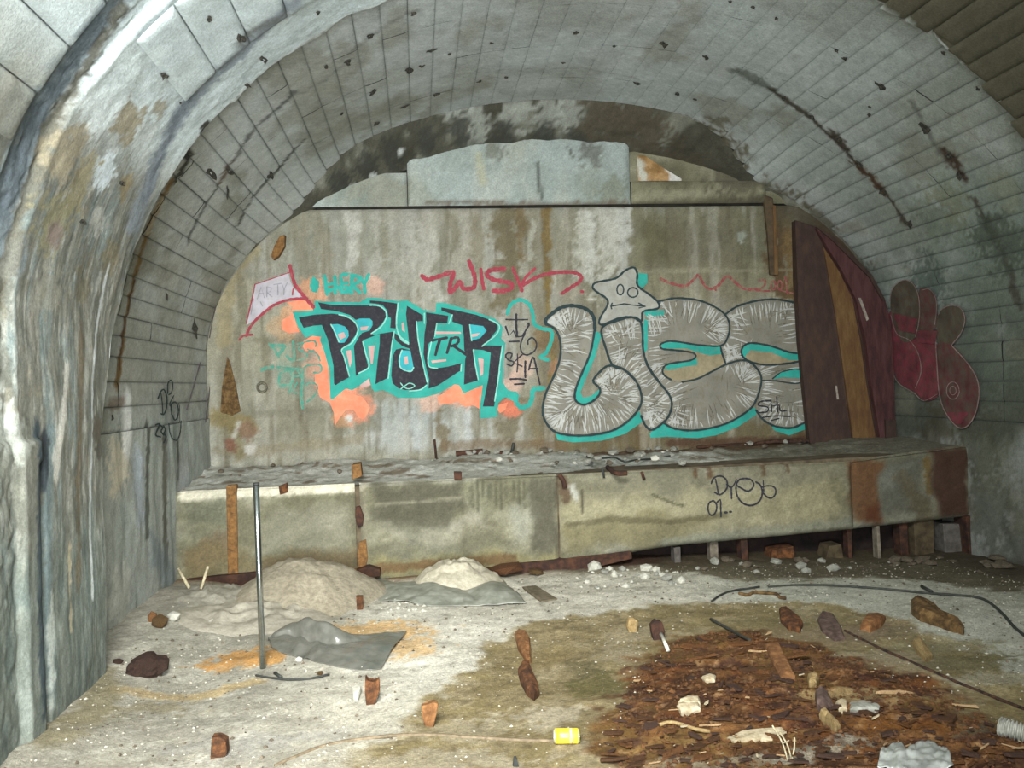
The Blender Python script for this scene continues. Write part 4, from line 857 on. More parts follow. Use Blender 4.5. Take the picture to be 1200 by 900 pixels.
# ---------------------------------------------------------------- silver bubble lettering
u = lambda q: tr(630, 310, 4.283, q); v = lambda q: tr(760, 310, 4.185, q)
sb = piece('graffiti_lettering', 'large silver bubble letters outlined in dark green with teal shadow, beside the black letters', W0, 790, 440)
f = film(sb)
f.area(u([(288, 330), (322, 350), (290, 460), (215, 640), (228, 668), (265, 662), (312, 625), (318, 655), (270, 694), (225, 704), (186, 682), (190, 630), (220, 550), (265, 440)]), W1)
f.area(u([(85, 835), (250, 855), (370, 835), (460, 780), (512, 735), (525, 790), (440, 850), (320, 885), (180, 893), (100, 880)]), W0)
f.area(u([(500, 42), (550, 46), (552, 92), (525, 118), (500, 100)]), W1); f.area(u([(530, 232), (640, 230), (632, 256), (545, 262)]), W3); f.area(u([(536, 275), (556, 278), (550, 430), (534, 440), (526, 340)]), W3)
f.area(v([(5, 830), (60, 778), (130, 806), (240, 813), (380, 781), (488, 716), (522, 700), (530, 735), (440, 795), (330, 838), (240, 852), (90, 845), (10, 850)]), W0)
f.area(v([(540, 735), (620, 792), (700, 800), (782, 768), (776, 806), (690, 838), (620, 815)]), W0)
f.done('teal_shadow', P_teal, sb)
U_ = u([(40, 285), (60, 260), (110, 222), (170, 208), (240, 225), (278, 262), (286, 320), (265, 440), (220, 550), (190, 630), (190, 680), (225, 703), (270, 690), (308, 655), (312, 622), (282, 592), (285, 570), (335, 518), (372, 508), (430, 525), (490, 580), (520, 650), (515, 710), (460, 780), (370, 835), (250, 857), (150, 855), (80, 835), (38, 785), (25, 730), (40, 650), (90, 540), (115, 450), (110, 370), (85, 322), (48, 300)])
I_ = u([(322, 320), (400, 282), (470, 264), (512, 280), (526, 330), (530, 430), (555, 510), (610, 590), (658, 650), (674, 700), (658, 760), (620, 802), (572, 830), (540, 806), (520, 760), (516, 700), (520, 650), (490, 580), (430, 525), (378, 508), (342, 420)])
S_ = u([(276, 108), (300, 88), (390, 70), (440, 30), (482, 15), (500, 45), (502, 105), (560, 150), (605, 190), (603, 220), (530, 236), (520, 284), (470, 263), (400, 272), (325, 302), (310, 278), (350, 205), (345, 170), (290, 132)])
E1 = v([(50, 180), (130, 165), (230, 172), (310, 200), (375, 245), (400, 300), (385, 370), (355, 397), (368, 440), (378, 490), (450, 470), (500, 480), (545, 530), (553, 580), (530, 660), (490, 715), (380, 780), (240, 812), (130, 805), (85, 778), (112, 720), (108, 680), (70, 600), (20, 540), (0, 490), (-10, 400), (-14, 250), (20, 238), (55, 225)])
E2 = v([(378, 245), (440, 205), (540, 177), (630, 172), (722, 188), (740, 300), (755, 440), (770, 530), (782, 768), (700, 800), (620, 790), (562, 760), (528, 715), (545, 640), (556, 580), (540, 525), (500, 480), (470, 465), (420, 478), (378, 490), (362, 440), (355, 400), (385, 370), (400, 300)])
rs = random.Random(17)
def bubble(pts, name='letter', hatch=True, smooth=True, cusp=()):
    f = film(sb); f.area(smooth_pts(pts, 4, True) if smooth else pts, W2); o = f.done(name, P_silver, sb)
    if hatch:
        q = smooth_pts(pts, 9, True); ar = .5 * sum(q[i][0] * q[(i + 1) % len(q)][1] - q[(i + 1) % len(q)][0] * q[i][1] for i in range(len(q)))
        for mt, nm, pr, wd in ((P_white, 'pale_hatching', .62, (.8, 2.4)), (P_shadow, 'dark_hatching', .38, (.6, 1.6))):
            g = Film(sb.location)
            for i in range(0, len(q), 1):
                if rs.random() > pr: continue
                t = q[(i + 2) % len(q)] - q[i - 2]; t /= np.linalg.norm(t) + 1e-9; n = np.array([-t[1], t[0]]) * (1 if ar > 0 else -1)
                L = rs.uniform(6, 27) if nm == 'pale_hatching' else rs.uniform(12, 24); s0 = rs.uniform(.6, 3) if nm == 'pale_hatching' else rs.uniform(6, 14)
                a = q[i] + n * s0; b = q[i] + n * (s0 + L) + t * rs.uniform(-3, 3)
                if inside(b, q) and inside(a, q) and inside(.5 * (a + b), q): g.stroke([a, .5 * (a + b) + t * rs.uniform(-1, 1), b], rs.uniform(*wd), W3, True, False, .95)
            h = g.done(nm, mt, o, True)
    return o
def inside(p, q):
    r = False
    for i in range(len(q)):
        a, b = q[i], q[i - 1]
        if (a[1] > p[1]) != (b[1] > p[1]) and p[0] < (b[0] - a[0]) * (p[1] - a[1]) / (b[1] - a[1]) + a[0]: r = not r
    return r
for P_ in (E1, E2): bubble(P_, smooth=False)
for P_ in (I_, U_): bubble(P_)
film(sb).area(smooth_pts(S_, 4, True), W4).done('star_head', P_star, sb)
f = film(sb)
H1 = v([(58, 398), (75, 382), (120, 375), (250, 393), (352, 399), (364, 432), (378, 490), (330, 515), (240, 560), (180, 575), (110, 565), (76, 540), (70, 512), (100, 486), (205, 470), (232, 448), (208, 430), (130, 420), (70, 414)])
H2 = v([(455, 425), (470, 397), (510, 385), (600, 400), (690, 430), (755, 440), (758, 468), (680, 485), (580, 492), (510, 480), (467, 456)])
f.area(H1, W4); f.area(H2, W4); f.done('bare_counter', P_tan, sb)
f = film(sb)
f.area(v([(60, 398), (75, 384), (120, 377), (250, 395), (352, 401), (358, 438), (300, 446), (240, 430), (190, 412), (100, 412), (68, 410)]), W5); f.area(v([(76, 510), (100, 488), (205, 472), (236, 455), (240, 492), (170, 502), (100, 518)]), W5)
f.area(v([(456, 420), (470, 398), (510, 386), (600, 401), (690, 431), (756, 441), (756, 468), (690, 468), (600, 430), (500, 420), (480, 440), (470, 462), (458, 440)]), W5); f.area(v([(612, 562), (650, 530), (720, 514), (768, 522), (770, 562), (720, 556), (660, 552)]), W5)
f.done('teal_lining', P_teal, sb)
f = film(sb)
f.stroke(U_, 2.6, W5, True, True); f.stroke(I_[-4:] + I_[:15], 2.6, W5); f.stroke(S_, 2.4, W5, True, True); f.stroke(u([(45, 300), (40, 280), (62, 255), (110, 220), (170, 206), (240, 222), (280, 262), (288, 330)]), 4.2, W5)
f.stroke(v([(50, 180), (130, 165), (230, 172), (310, 200), (375, 245), (398, 300), (385, 365), (352, 398), (250, 395), (120, 376), (72, 384), (56, 398), (70, 414), (130, 420), (208, 430), (232, 448), (205, 470), (100, 487), (70, 512), (76, 542), (110, 565)]), 2.2, W5)
f.stroke(v([(352, 398), (362, 440), (380, 490)]), 2.2, W5); f.stroke(v([(165, 576), (240, 560), (320, 520), (380, 490), (450, 470), (500, 480), (545, 530), (553, 580), (530, 660), (490, 715), (380, 780), (240, 812), (130, 805), (70, 775)]), 2.3, W5)
f.stroke(v([(375, 245), (440, 203), (540, 176), (630, 171), (724, 188)]), 2.3, W5); f.stroke(H2, 2.3, W5, True, True); f.stroke(v([(556, 568), (620, 570), (720, 583), (770, 568)]), 1.6, W5); f.stroke(v([(608, 560), (655, 527), (720, 513), (768, 520)]), 1.5, W5); f.stroke(v([(528, 715), (562, 760), (620, 792), (700, 801), (782, 768)]), 2.4, W5)
f.stroke(v([(-10, 490), (20, 540), (48, 574)]), 2, W5)
f.done('dark_outline', P_line, sb)
W6, W7 = on_wall(.018), on_wall(.020)
f = film(sb)
for cx, cy, rx, ry in [(415, 126, 17, 26), (478, 140, 26, 24)]: f.stroke(u([(cx + rx * math.cos(t), cy + ry * math.sin(t)) for t in np.linspace(0, 2 * math.pi, 9)[:-1]]), 1.6, W6, True, True)
f.stroke(u([(372, 222), (368, 208), (374, 194)]), 1.5, W6); f.stroke(u([(370, 209), (435, 197), (480, 204), (540, 210)]), 1.5, W6, False); f.stroke(u([(508, 194), (542, 211), (510, 218)]), 1.5, W6, False)
f.done('star_face', P_line, sb)
# ---------------------------------------------------------------- the small tags
def tag_piece(label, at, x, y, strokes, mat, name='graffiti_tag'):
    o = piece(name, label, at, x, y)
    for pts, w, *sm in strokes: film(o).stroke(pts, w, at, not sm or sm[0]).done('paint_stroke', mat, o)
    return o
c_ = lambda q: tr(580, 340, 6, q)
tag_piece('black marker tag with a crown above the letters SKA, between the two big letterings', W1, 607, 410, [
    (c_([(150, 170), (150, 250), (156, 322)]), 2.6), (c_([(78, 206), (150, 208), (230, 207)]), 1.7), (c_([(75, 255), (98, 322), (130, 285), (150, 328), (190, 325), (240, 245)]), 2.0, False), (c_([(100, 362), (170, 360)]), 1.8), (c_([(110, 480), (120, 450), (95, 440), (75, 462), (95, 490), (130, 505), (118, 532), (85, 520)]), 1.9),
    (c_([(158, 450), (160, 520), (155, 575)]), 1.6), (c_([(190, 455), (130, 510), (190, 535)]), 1.7, False), (c_([(212, 300), (180, 380), (190, 440), (230, 455), (280, 425), (292, 375), (265, 335), (235, 350), (232, 380)]), 1.8), (c_([(238, 560), (258, 490), (275, 480), (295, 570), (316, 662)]), 2.0), (c_([(240, 552), (300, 550)]), 1.6), (c_([(214, 500), (212, 560), (214, 612)]), 2.4), (c_([(108, 626), (170, 624), (220, 632)]), 2.2), (c_([(138, 662), (205, 658)]), 2.0), (c_([(238, 245), (236, 235)]), 3)], P_black)
tag_piece('broken teal crown outline sprayed around the black SKA tag', W0, 615, 350, [
    (c_([(88, 165), (110, 105), (175, 68), (240, 100), (268, 175), (275, 235), (330, 270), (395, 285), (398, 350), (360, 440), (320, 470), (370, 490)]), 4.5), (c_([(40, 650), (70, 705), (110, 725), (150, 735), (148, 785), (185, 825), (240, 805), (262, 750), (270, 700), (340, 690)]), 5.5)], P_teal)
q_ = lambda q: tr(480, 300, 5.454, q)
tag_piece('crimson scrawl reading WISK with a looping underline tail, above the teal crown', W0, 590, 325, [
    (q_([(80, 128), (115, 150), (190, 130), (278, 104), (262, 170), (258, 232), (290, 205), (322, 165), (345, 208), (410, 200), (415, 130), (380, 35)]), 5.2), (q_([(455, 85), (462, 150), (474, 210)]), 4.2), (q_([(605, 82), (520, 90), (492, 120), (540, 152), (640, 172), (655, 200), (610, 222), (535, 222)]), 5.2), (q_([(660, 78), (690, 150), (718, 222)]), 4.0), (q_([(800, 80), (740, 140), (715, 190)]), 3.5), (q_([(720, 190), (800, 142), (900, 110), (1040, 104), (1096, 130), (1085, 165), (1040, 195), (975, 238)]), 4.2), (q_([(1098, 226), (1106, 228)]), 3.8)], P_red)
tag_piece('faded red wavy scrawl ending in the year 2001, above the silver bubble letters', W0, 850, 330, [
    (v([(60, 70), (110, 92), (180, 104), (220, 75), (245, 52), (270, 95), (300, 120), (340, 105), (385, 58), (425, 88), (470, 118), (545, 125)]), 3.2), (v([(325, 110), (330, 124)]), 3), (v([(545, 76), (572, 78), (570, 100), (548, 128), (592, 130)]), 2.4), (v([(612 + 11 * math.cos(t), 102 + 22 * math.sin(t)) for t in np.linspace(0, 6.28, 9)]), 2.0), (v([(644 + 11 * math.cos(t), 102 + 22 * math.sin(t)) for t in np.linspace(0, 6.28, 9)]), 2.0), (v([(672, 62), (680, 140)]), 2.2), (v([(650, 128), (712, 142)]), 1.8)], P_redf)
h_ = lambda q: tr(270, 305, 6.667, q)
tag_piece('small rough teal tag above the first black letter, reading like HERZY', W0, 405, 332, [
    (h_([(650, 150), (640, 200), (660, 235), (675, 180), (655, 160)]), 6.0), (h_([(735, 125), (745, 190), (755, 262)]), 4.8), (h_([(740, 195), (815, 180)]), 3.6), (h_([(815, 130), (820, 190), (818, 255)]), 4.8), (h_([(925, 115), (870, 118), (865, 180), (868, 245), (930, 240)]), 4.8), (h_([(870, 180), (920, 178)]), 3.6), (h_([(950, 115), (948, 180), (945, 255)]), 4.8), (h_([(950, 118), (1000, 130), (995, 175), (955, 190), (1010, 250)]), 4.2), (h_([(1015, 130), (1045, 180), (1080, 112)]), 4.2), (h_([(1046, 185), (1050, 250)]), 4.2), (h_([(760, 240), (860, 210), (940, 220)]), 4.8)], P_teal)
lp = piece('graffiti_tag', 'pale lilac pennant shape edged in dark red, at the wall\'s left edge', W0, 320, 345)
film(lp).area(h_([(188, 190), (330, 142), (452, 98), (470, 170), (500, 225), (590, 296), (520, 298), (440, 310), (300, 372), (200, 455), (125, 510), (150, 380)]), W1).done('lilac_fill', P_lilac, lp)
f = film(lp); f.stroke(h_([(466, 42), (480, 110), (505, 190), (550, 250), (590, 300), (650, 365)]), 4.2, W2); f.stroke(h_([(600, 298), (520, 300), (440, 312), (350, 345), (290, 385), (200, 465), (150, 530), (125, 590)]), 3.2, W2); f.stroke(h_([(170, 580), (100, 590), (70, 622)]), 2.4, W2); f.stroke(h_([(192, 188), (165, 320), (125, 490)]), 1.6, W2); f.stroke(h_([(192, 188), (330, 142), (460, 95)]), 1.1, W2); f.stroke(h_([(490, 225), (484, 270)]), 1.8, W2); f.done('dark_red_edge', P_red, lp)
f = film(lp)
for q in [[(210, 300), (240, 210), (265, 290)], [(222, 262), (258, 258)], [(285, 285), (285, 205), (320, 215), (315, 245), (285, 250), (325, 285)], [(340, 190), (400, 180)], [(370, 185), (372, 270)], [(400, 180), (420, 225), (445, 175)], [(420, 225), (418, 270)], [(235, 325), (250, 358)], [(180, 300), (160, 420)]]: f.stroke(h_(q), 1.3, W2, False)
f.done('faint_letters', P_grey, lp)
g_ = lambda q: tr(270, 380, 8.185, q)
tag_piece('thin faded teal and green scribble over the salmon patch, left of the black letters', W1, 345, 435, [
    (g_([(372, 190), (430, 255), (462, 312)]), 3), (g_([(395, 200), (470, 205), (520, 212), (470, 282)]), 4), (g_([(600, 165), (610, 260), (608, 350), (565, 330), (540, 300)]), 3.4), (g_([(640, 190), (700, 175), (790, 155), (820, 180), (818, 212)]), 2), (g_([(700, 185), (650, 235), (700, 262), (735, 290), (715, 330), (640, 345)]), 1.8), (g_([(740, 240), (830, 282), (862, 350)]), 1.6), (g_([(300, 440), (345, 420), (405, 408)]), 4.4), (g_([(450, 415), (560, 425), (680, 430)]), 3.6), (g_([(480, 475), (545, 440), (600, 500), (570, 575), (470, 580), (470, 500)]), 3), (g_([(600, 420), (585, 560), (570, 650)]), 2.4), (g_([(640, 440), (670, 490), (620, 500)]), 2.4),
    (g_([(690, 440), (690, 560), (680, 660), (692, 800)]), 4), (g_([(700, 420), (760, 388), (858, 388), (875, 440), (845, 465), (800, 462)]), 2), (g_([(720, 590), (760, 560), (820, 575), (835, 620), (800, 690), (735, 745)]), 1.8), (g_([(640, 560), (600, 640), (650, 660)]), 2)], P_tealf)
W8 = on_wall(.020)
tag_piece('tiny black SHL tag on the last silver bubble letter', W8, 905, 480, [
    (v([(600, 668), (550, 672), (540, 690), (585, 700), (580, 722), (545, 726)]), 1.6), (v([(600, 665), (605, 722)]), 1.5), (v([(600, 695), (625, 690)]), 1.3), (v([(628, 650), (634, 722)]), 1.7), (v([(640, 690), (648, 718), (676, 716)]), 1.5), (v([(560, 750), (620, 742), (696, 745)]), 1.5), (v([(600, 765), (640, 755)]), 1.4)], P_black)
k_ = lambda q: tr(820, 540, 10.91, q); LG = on_ledge(.014 + .0)
LG = on_ledge(.008)
tag_piece('thin black tag with round looped letters and 01 on the ledge face', LG, 868, 575, [
    (k_([(148, 290), (170, 232), (230, 196), (300, 205), (348, 262), (350, 340), (305, 405), (250, 432), (190, 402)]), 1.9), (k_([(202, 235), (222, 330), (238, 425)]), 1.7), (k_([(345, 300), (385, 335), (402, 350), (408, 480)]), 2.0), (k_([(405, 345), (440, 300), (470, 240)]), 1.5), (k_([(478, 318), (540, 355), (610, 388), (665, 360), (692, 305), (660, 245), (590, 225), (510, 240), (470, 300), (465, 380), (490, 470), (550, 540), (640, 570), (730, 545), (785, 480), (800, 390), (775, 310), (718, 270)]), 2.0),
    (k_([(812, 258), (815, 330), (820, 400)]), 1.5), (k_([(795, 335), (860, 320), (930, 325), (970, 365), (965, 430), (920, 475), (865, 465), (815, 415)]), 1.9), (k_([(170, 508), (120, 540), (105, 615), (130, 685), (170, 692), (210, 640), (215, 560), (180, 512)]), 1.8), (k_([(205, 548), (262, 500), (268, 600), (272, 712)]), 1.9), (k_([(325, 660), (345, 660)]), 2.6), (k_([(385, 652), (402, 652)]), 2.4)], P_black)
m_ = lambda q: tr(150, 430, 9, q); VL = on_vault(.022)
tag_piece('thin dark tag of looped initials on the left side wall', VL, 195, 485, [
    (m_([(285, 335), (315, 260), (350, 242), (378, 320), (375, 430), (345, 500), (315, 495)]), 1.7), (m_([(318, 285), (332, 400), (335, 490)]), 1.4), (m_([(388, 280), (390, 180), (420, 140), (440, 180), (428, 270), (400, 292)]), 1.5), (m_([(452, 305), (410, 390), (428, 430)]), 1.4), (m_([(430, 500), (425, 400), (470, 372), (500, 440), (492, 530), (460, 560), (435, 510)]), 1.7), (m_([(530, 570), (522, 680), (490, 770), (440, 760), (408, 690), (398, 600)]), 1.3),
    (m_([(260, 612), (300, 605), (262, 715), (310, 740)]), 1.8), (m_([(310, 615), (335, 640), (318, 680), (345, 720)]), 1.8), (m_([(345, 625), (365, 660), (350, 700), (370, 740), (345, 800)]), 1.8)], P_line)
VL2 = on_vault(.020)
tag_piece('long thin violet lines sprayed down the left side of the vault', VL2, 255, 400, [
    ([(258, 335), (250, 360), (243, 395)], 1.6), ([(276, 330), (262, 380), (246, 440), (238, 495)], 1.5), ([(232, 425), (222, 460), (216, 480)], 1.5), ([(268, 360), (256, 410), (244, 450)], 1.2)], P_purple)
# ---------------------------------------------------------------- the wine-red piece on the right flank of the vault
w_ = lambda q: tr(1000, 310, 4.283, q); V0, V1, V2 = on_vault(.022), on_vault(.030), on_vault(.038)
mp = piece('graffiti_lettering', 'dark wine-red bubble piece with pale outlines on the right flank of the vault', V0, 1085, 420)
for q, mt in [([(205, 230), (250, 340), (330, 370), (430, 400), (446, 520), (440, 650), (372, 684), (320, 640), (240, 590), (206, 500), (190, 380), (180, 280)], P_mag2), ([(200, 180), (214, 115), (265, 74), (312, 86), (342, 140), (352, 220), (346, 300), (330, 362), (270, 390), (230, 330), (205, 250)], P_brn), ([(345, 126), (390, 116), (430, 160), (436, 230), (428, 320), (350, 340), (350, 220)], P_mag), ([(438, 270), (460, 222), (510, 202), (558, 216), (580, 270), (562, 340), (512, 402), (440, 404)], P_brn), ([(438, 400), (512, 405), (590, 490), (640, 570), (652, 650), (632, 750), (590, 812), (540, 812), (482, 740), (452, 650), (440, 500)], P_mag), ([(250, 350), (300, 380), (350, 440), (352, 540), (320, 620), (270, 600), (225, 500)], P_mag2)]:
    film(mp).area(w_(q), V1 if mt is not P_mag2 else V0, True).done('bubble', mt, mp)
f = film(mp)
f.area(w_([(215, 240), (340, 270), (330, 345), (250, 330)]), V2); f.area(w_([(330, 330), (440, 330), (430, 400), (340, 390)]), V2); f.area(w_([(270, 440), (330, 450), (335, 540), (290, 520)]), V2); f.area(w_([(480, 740), (600, 740), (560, 800), (530, 800)]), V2); f.done('wine_patch', P_mag2, mp)
f = film(mp)
for q, w, cl in [([(200, 180), (214, 115), (265, 74), (312, 86), (342, 140), (352, 220), (346, 300), (330, 362)], .9, 0), ([(362, 124), (400, 120), (432, 165), (436, 230), (428, 300)], .8, 0), ([(445, 250), (462, 222), (510, 202), (558, 216), (580, 270), (562, 340), (515, 402)], 1.1, 0), ([(512, 405), (590, 490), (640, 570), (652, 650), (632, 750), (590, 812), (540, 812), (482, 740), (452, 650), (440, 500), (434, 390)], 1.2, 0),
                 ([(205, 250), (235, 345), (300, 380), (345, 450), (358, 540), (330, 620)], .8, 0), ([(190, 380), (206, 500), (240, 590), (320, 642), (372, 682), (440, 650)], .8, 0), ([(150, 210), (162, 300), (200, 450), (205, 520)], .7, 0)]: f.stroke(w_(q), w, V2)
for rr_ in (16, 32): f.stroke(w_([(520 + rr_ * math.cos(t), 632 + rr_ * 1.35 * math.sin(t)) for t in np.linspace(0, 2 * math.pi, 10)[:-1]]), .9, V2, True, True)
f.done('pale_outline', P_magp, mp)
# ================================================================== loose things
def gp(px, py):
    z = 0.0
    for _ in range(5):
        p = atZ(px, py, z); z = fz(p[0], p[1])
    return atZ(px, py, z)
def px_m(p): return float((np.asarray(p) - CAM) @ Fv) / FOC            # metres per pixel at a point
M_rustl = noise_mat('light_rust', (92, 62, 36), (138, 98, 60), 22, .9, c3=(114, 78, 46), bstr=.6)
M_tan = noise_mat('dry_wood', (118, 98, 62), (158, 136, 94), 30, .85, stretch=(1, 6, 1))
M_wood = noise_mat('rotten_wood', (64, 48, 28), (112, 88, 54), 18, .9, c3=(88, 67, 38), bstr=.7)
M_pale = noise_mat('pale_mortar_chip', (148, 134, 106), (190, 178, 150), 30, .9)
M_white = noise_mat('white_plaster_lump', (160, 159, 146), (204, 203, 190), 18, .92)
M_stone = noise_mat('grey_rubble', (112, 112, 102), (160, 160, 150), 16, .92)
M_dstone = noise_mat('dark_rubble', (66, 60, 50), (108, 98, 82), 16, .92)
M_char = noise_mat('charred_lump', (34, 26, 24), (84, 60, 46), 26, .95, bstr=.9)
M_slate = noise_mat('dark_slate', (84, 76, 60), (112, 104, 86), 20, .8)
M_dark = noise_mat('dark_rubber', (40, 44, 42), (58, 60, 56), 30, .6)
M_twig = noise_mat('bleached_twig', (150, 140, 110), (190, 180, 150), 40, .85)
M_mauve = noise_mat('purplish_scrap', (66, 52, 46), (104, 86, 78), 20, .88, bstr=.6)
M_steel = noise_mat('galvanised_steel', (170, 176, 176), (190, 196, 196), 40, .22, metallic=1.0, bstr=.1, spec=.5)
def sand_mat(name, c1, c2): return noise_mat(name, c1, c2, 26, .95, bstr=.7, spec=.1)
# ---------------------------------------------------------------- rusted steel plates against the right end of the wall
M_plate = noise_mat('dark_rusted_plate', (50, 36, 32), (72, 54, 44), 7, .82, c3=(60, 45, 39), bstr=.5, stretch=(2, 2, .8), lo=.3, hi=.7)
M_plate2 = noise_mat('ochre_rusted_plate', (78, 54, 36), (112, 88, 54), 6, .82, c3=(96, 70, 42), bstr=.5, stretch=(3, 3, .7), lo=.3, hi=.7)
M_plate3 = noise_mat('wine_rusted_rib', (54, 34, 34), (78, 50, 50), 6, .82, c3=(70, 42, 40), bstr=.5, stretch=(3, 3, .6))
M_strip = noise_mat('dull_brown_strip', (62, 50, 38), (88, 74, 54), 8, .85)
M_seam = noise_mat('pale_scraped_edge', (120, 112, 104), (150, 142, 130), 20, .7)
def steel(name, label, pts, Y, th, mat, flange=None, cat='steel plate'):
    poly = [(atY(x, y, Y)[0], atY(x, y, Y)[2]) for x, y in pts]; cx = sum(p[0] for p in poly) / len(poly); zb = min(p[1] for p in poly)
    e = empty(name, (cx, Y + th / 2, zb)); tag(e, label, cat)
    bm = prism(poly, Y, Y + th, .004, len(pts)); bmesh.ops.bevel(bm, geom=bm.edges[:], offset=.006, segments=1, affect='EDGES', clamp_overlap=True)
    bmesh.ops.translate(bm, verts=bm.verts, vec=-e.location); bm_obj('web', bm, mat, e)
    for fp, d, m2, nm in flange or []:
        poly = [(atY(x, y, Y - d)[0], atY(x, y, Y - d)[2]) for x, y in fp]; bm = prism(poly, Y - d, Y - .0005, .002, 3)
        bmesh.ops.translate(bm, verts=bm.verts, vec=-e.location); bm_obj(nm, bm, m2, e)
    return e
steel('steel_post', 'wide dark rusted steel post standing on the ledge beside the silver letters', [(932, 258), (962, 268), (966, 300), (978, 370), (988, 440), (1000, 523), (950, 526), (945, 470), (938, 400), (934, 330)], YW - .14, .10, M_plate,
      [([(932, 258), (939, 260), (945, 400), (956, 526), (950, 526), (944, 470), (937, 400)], .02, M_plate, 'flange'), ([(979, 452), (981, 452), (983, 468), (981, 468)], .006, M_seam, 'scratch')])
steel('steel_plate', 'narrow ochre-stained rusted plate between the dark post and the wine-red rib', [(963, 280), (972, 296), (985, 320), (1002, 352), (1012, 400), (1018, 450), (1031, 519), (1001, 521), (989, 440), (979, 370), (967, 300)], YW - .11, .05, M_plate2,
      [([(1000, 352), (1003, 351), (1014, 400), (1020, 450), (1033, 519), (1028, 519), (1016, 450), (1009, 400)], .015, M_plate, 'lip')])
steel('steel_rib', 'wine-red rusted rib leaning along the corner of the vault', [(957, 266), (976, 276), (1000, 300), (1022, 322), (1038, 352), (1045, 380), (1048, 440), (1050, 517), (1033, 519), (1021, 450), (1015, 400), (1004, 350), (986, 315), (970, 290)], YW - .20, .07, M_plate3,
      [([(957, 266), (976, 276), (1000, 300), (1022, 322), (1038, 352), (1034, 352), (1019, 325), (998, 304), (974, 280)], .02, M_plate, 'rib_edge'), ([(1006, 349), (1009, 349), (1018, 374), (1016, 376)], .012, M_seam, 'scraped_edge'), ([(1038, 492), (1050, 492), (1051, 517), (1039, 518)], .03, M_plate, 'foot')])
steel('steel_strip', 'thin upright brown rusted strip on the wall above the faded year 2001', [(895, 228), (906, 232), (909, 275), (911, 322), (903, 322), (900, 275)], YW - .05, .05, M_strip, [([(906, 240), (909, 241), (912, 322), (908, 322)], .012, M_plate2, 'flange')], 'steel strip')
def wall_scrap(name, label, pts, Y, th, mat, cat):
    poly = [(atY(x, y, Y)[0], atY(x, y, Y)[2]) for x, y in pts]; cx = sum(p[0] for p in poly) / len(poly); cz = sum(p[1] for p in poly) / len(poly)
    bm = prism(poly, Y, Y + th, .004, 5); bmesh.ops.bevel(bm, geom=bm.edges[:], offset=.004, segments=1, affect='EDGES', clamp_overlap=True)
    bmesh.ops.translate(bm, verts=bm.verts, vec=(-cx, -Y, -cz)); o = bm_obj(name, bm, mat, None, loc=(cx, Y, cz)); tag(o, label, cat); return o
wall_scrap('rusty_plate', 'brown rust-stained triangular plate set low in the wall at its left edge', [(266, 418), (269, 424), (276, 452), (282, 482), (272, 487), (258, 483), (260, 455)], YW - .02, .05, M_wood, 'plate')
wall_scrap('rusty_plate', 'small slanting orange rust plate high on the wall\'s left edge', [(317, 300), (321, 288), (327, 277), (334, 275), (333, 288), (326, 300), (320, 304)], YW - .10, .13, M_rust, 'plate')
# ---------------------------------------------------------------- builders for things on the ground
def upright(name, label, cat, pts, th, mat, jit=.004, Y=None, notch=None, sink=.03):
    by = max(p[1] for p in pts); bx = sum(p[0] for p in pts if p[1] > by - 4) / max(1, len([p for p in pts if p[1] > by - 4]))
    Y = Y or gp(bx, by)[1]; poly = [(atY(x, y, Y)[0], atY(x, y, Y)[2]) for x, y in pts]
    zb = min(p[1] for p in poly); poly = [(x, z - sink if z < zb + .015 else z) for x, z in poly]; cx = sum(p[0] for p in poly) / len(poly)
    bm = prism(poly, Y, Y + th, jit, len(pts)); bmesh.ops.bevel(bm, geom=bm.edges[:], offset=min(.004, th * .2), segments=1, affect='EDGES', clamp_overlap=True)
    bmesh.ops.translate(bm, verts=bm.verts, vec=(-cx, -Y, -zb)); o = bm_obj(name, bm, mat, None, loc=(cx, Y, zb)); tag(o, label, cat); return o
def lying(name, label, cat, pts, h, mat, group=None, dome=.25, seed=1, lift=0.0, base=gp, sub=True):
    r = random.Random(seed); B = [base(*p) for p in pts]; c = np.mean(B, 0); bm = bmesh.new()
    lo = [bm.verts.new(Vector(b - c) + Vector((0, 0, -.02))) for b in B]
    mid = [bm.verts.new(Vector((b - c) * 1.0) + Vector((0, 0, lift + h * r.uniform(.45, .75)))) for b in B]
    hi = [bm.verts.new(Vector((b - c) * .80) + Vector((0, 0, lift + h * r.uniform(.85, 1.15)))) for b in B]; top = bm.verts.new((0, 0, lift + h * (1 + dome)))
    n = len(B); bm.faces.new(lo[::-1])
    for i in range(n):
        j = (i + 1) % n; bm.faces.new((lo[i], lo[j], mid[j], mid[i])); bm.faces.new((mid[i], mid[j], hi[j], hi[i])); bm.faces.new((hi[i], hi[j], top))
    o = bm_obj(name, bm, mat, None, loc=tuple(c)); tag(o, label, cat, group); return o
def rock_mesh(seed, sub=1, flat=.75):
    bm = bmesh.new(); bmesh.ops.create_icosphere(bm, subdivisions=sub, radius=1); V = np.array([v.co[:] for v in bm.verts]); n = fbm(V + seed * 7.1, 1.1, seed, 3)
    for v, k in zip(bm.verts, n): v.co *= .55 + .9 * k + (.0 if sub < 3 else .35 * (float(vnoise(np.array([v.co[:]]) * 6 + 3, seed)[0]) - .5)); v.co.z *= flat
    me = bpy.data.meshes.new('rock'); bm.to_mesh(me); bm.free(); return me
ROCKS = [rock_mesh(i) for i in range(7)]
def with_mat(me, mat): m = me.copy(); m.materials.clear(); m.materials.append(mat); return m
LIB = {}
def lib(me_list, mat):
    k = (id(me_list), mat.name)
    if k not in LIB: LIB[k] = [with_mat(m, mat) for m in me_list]
    return LIB[k]
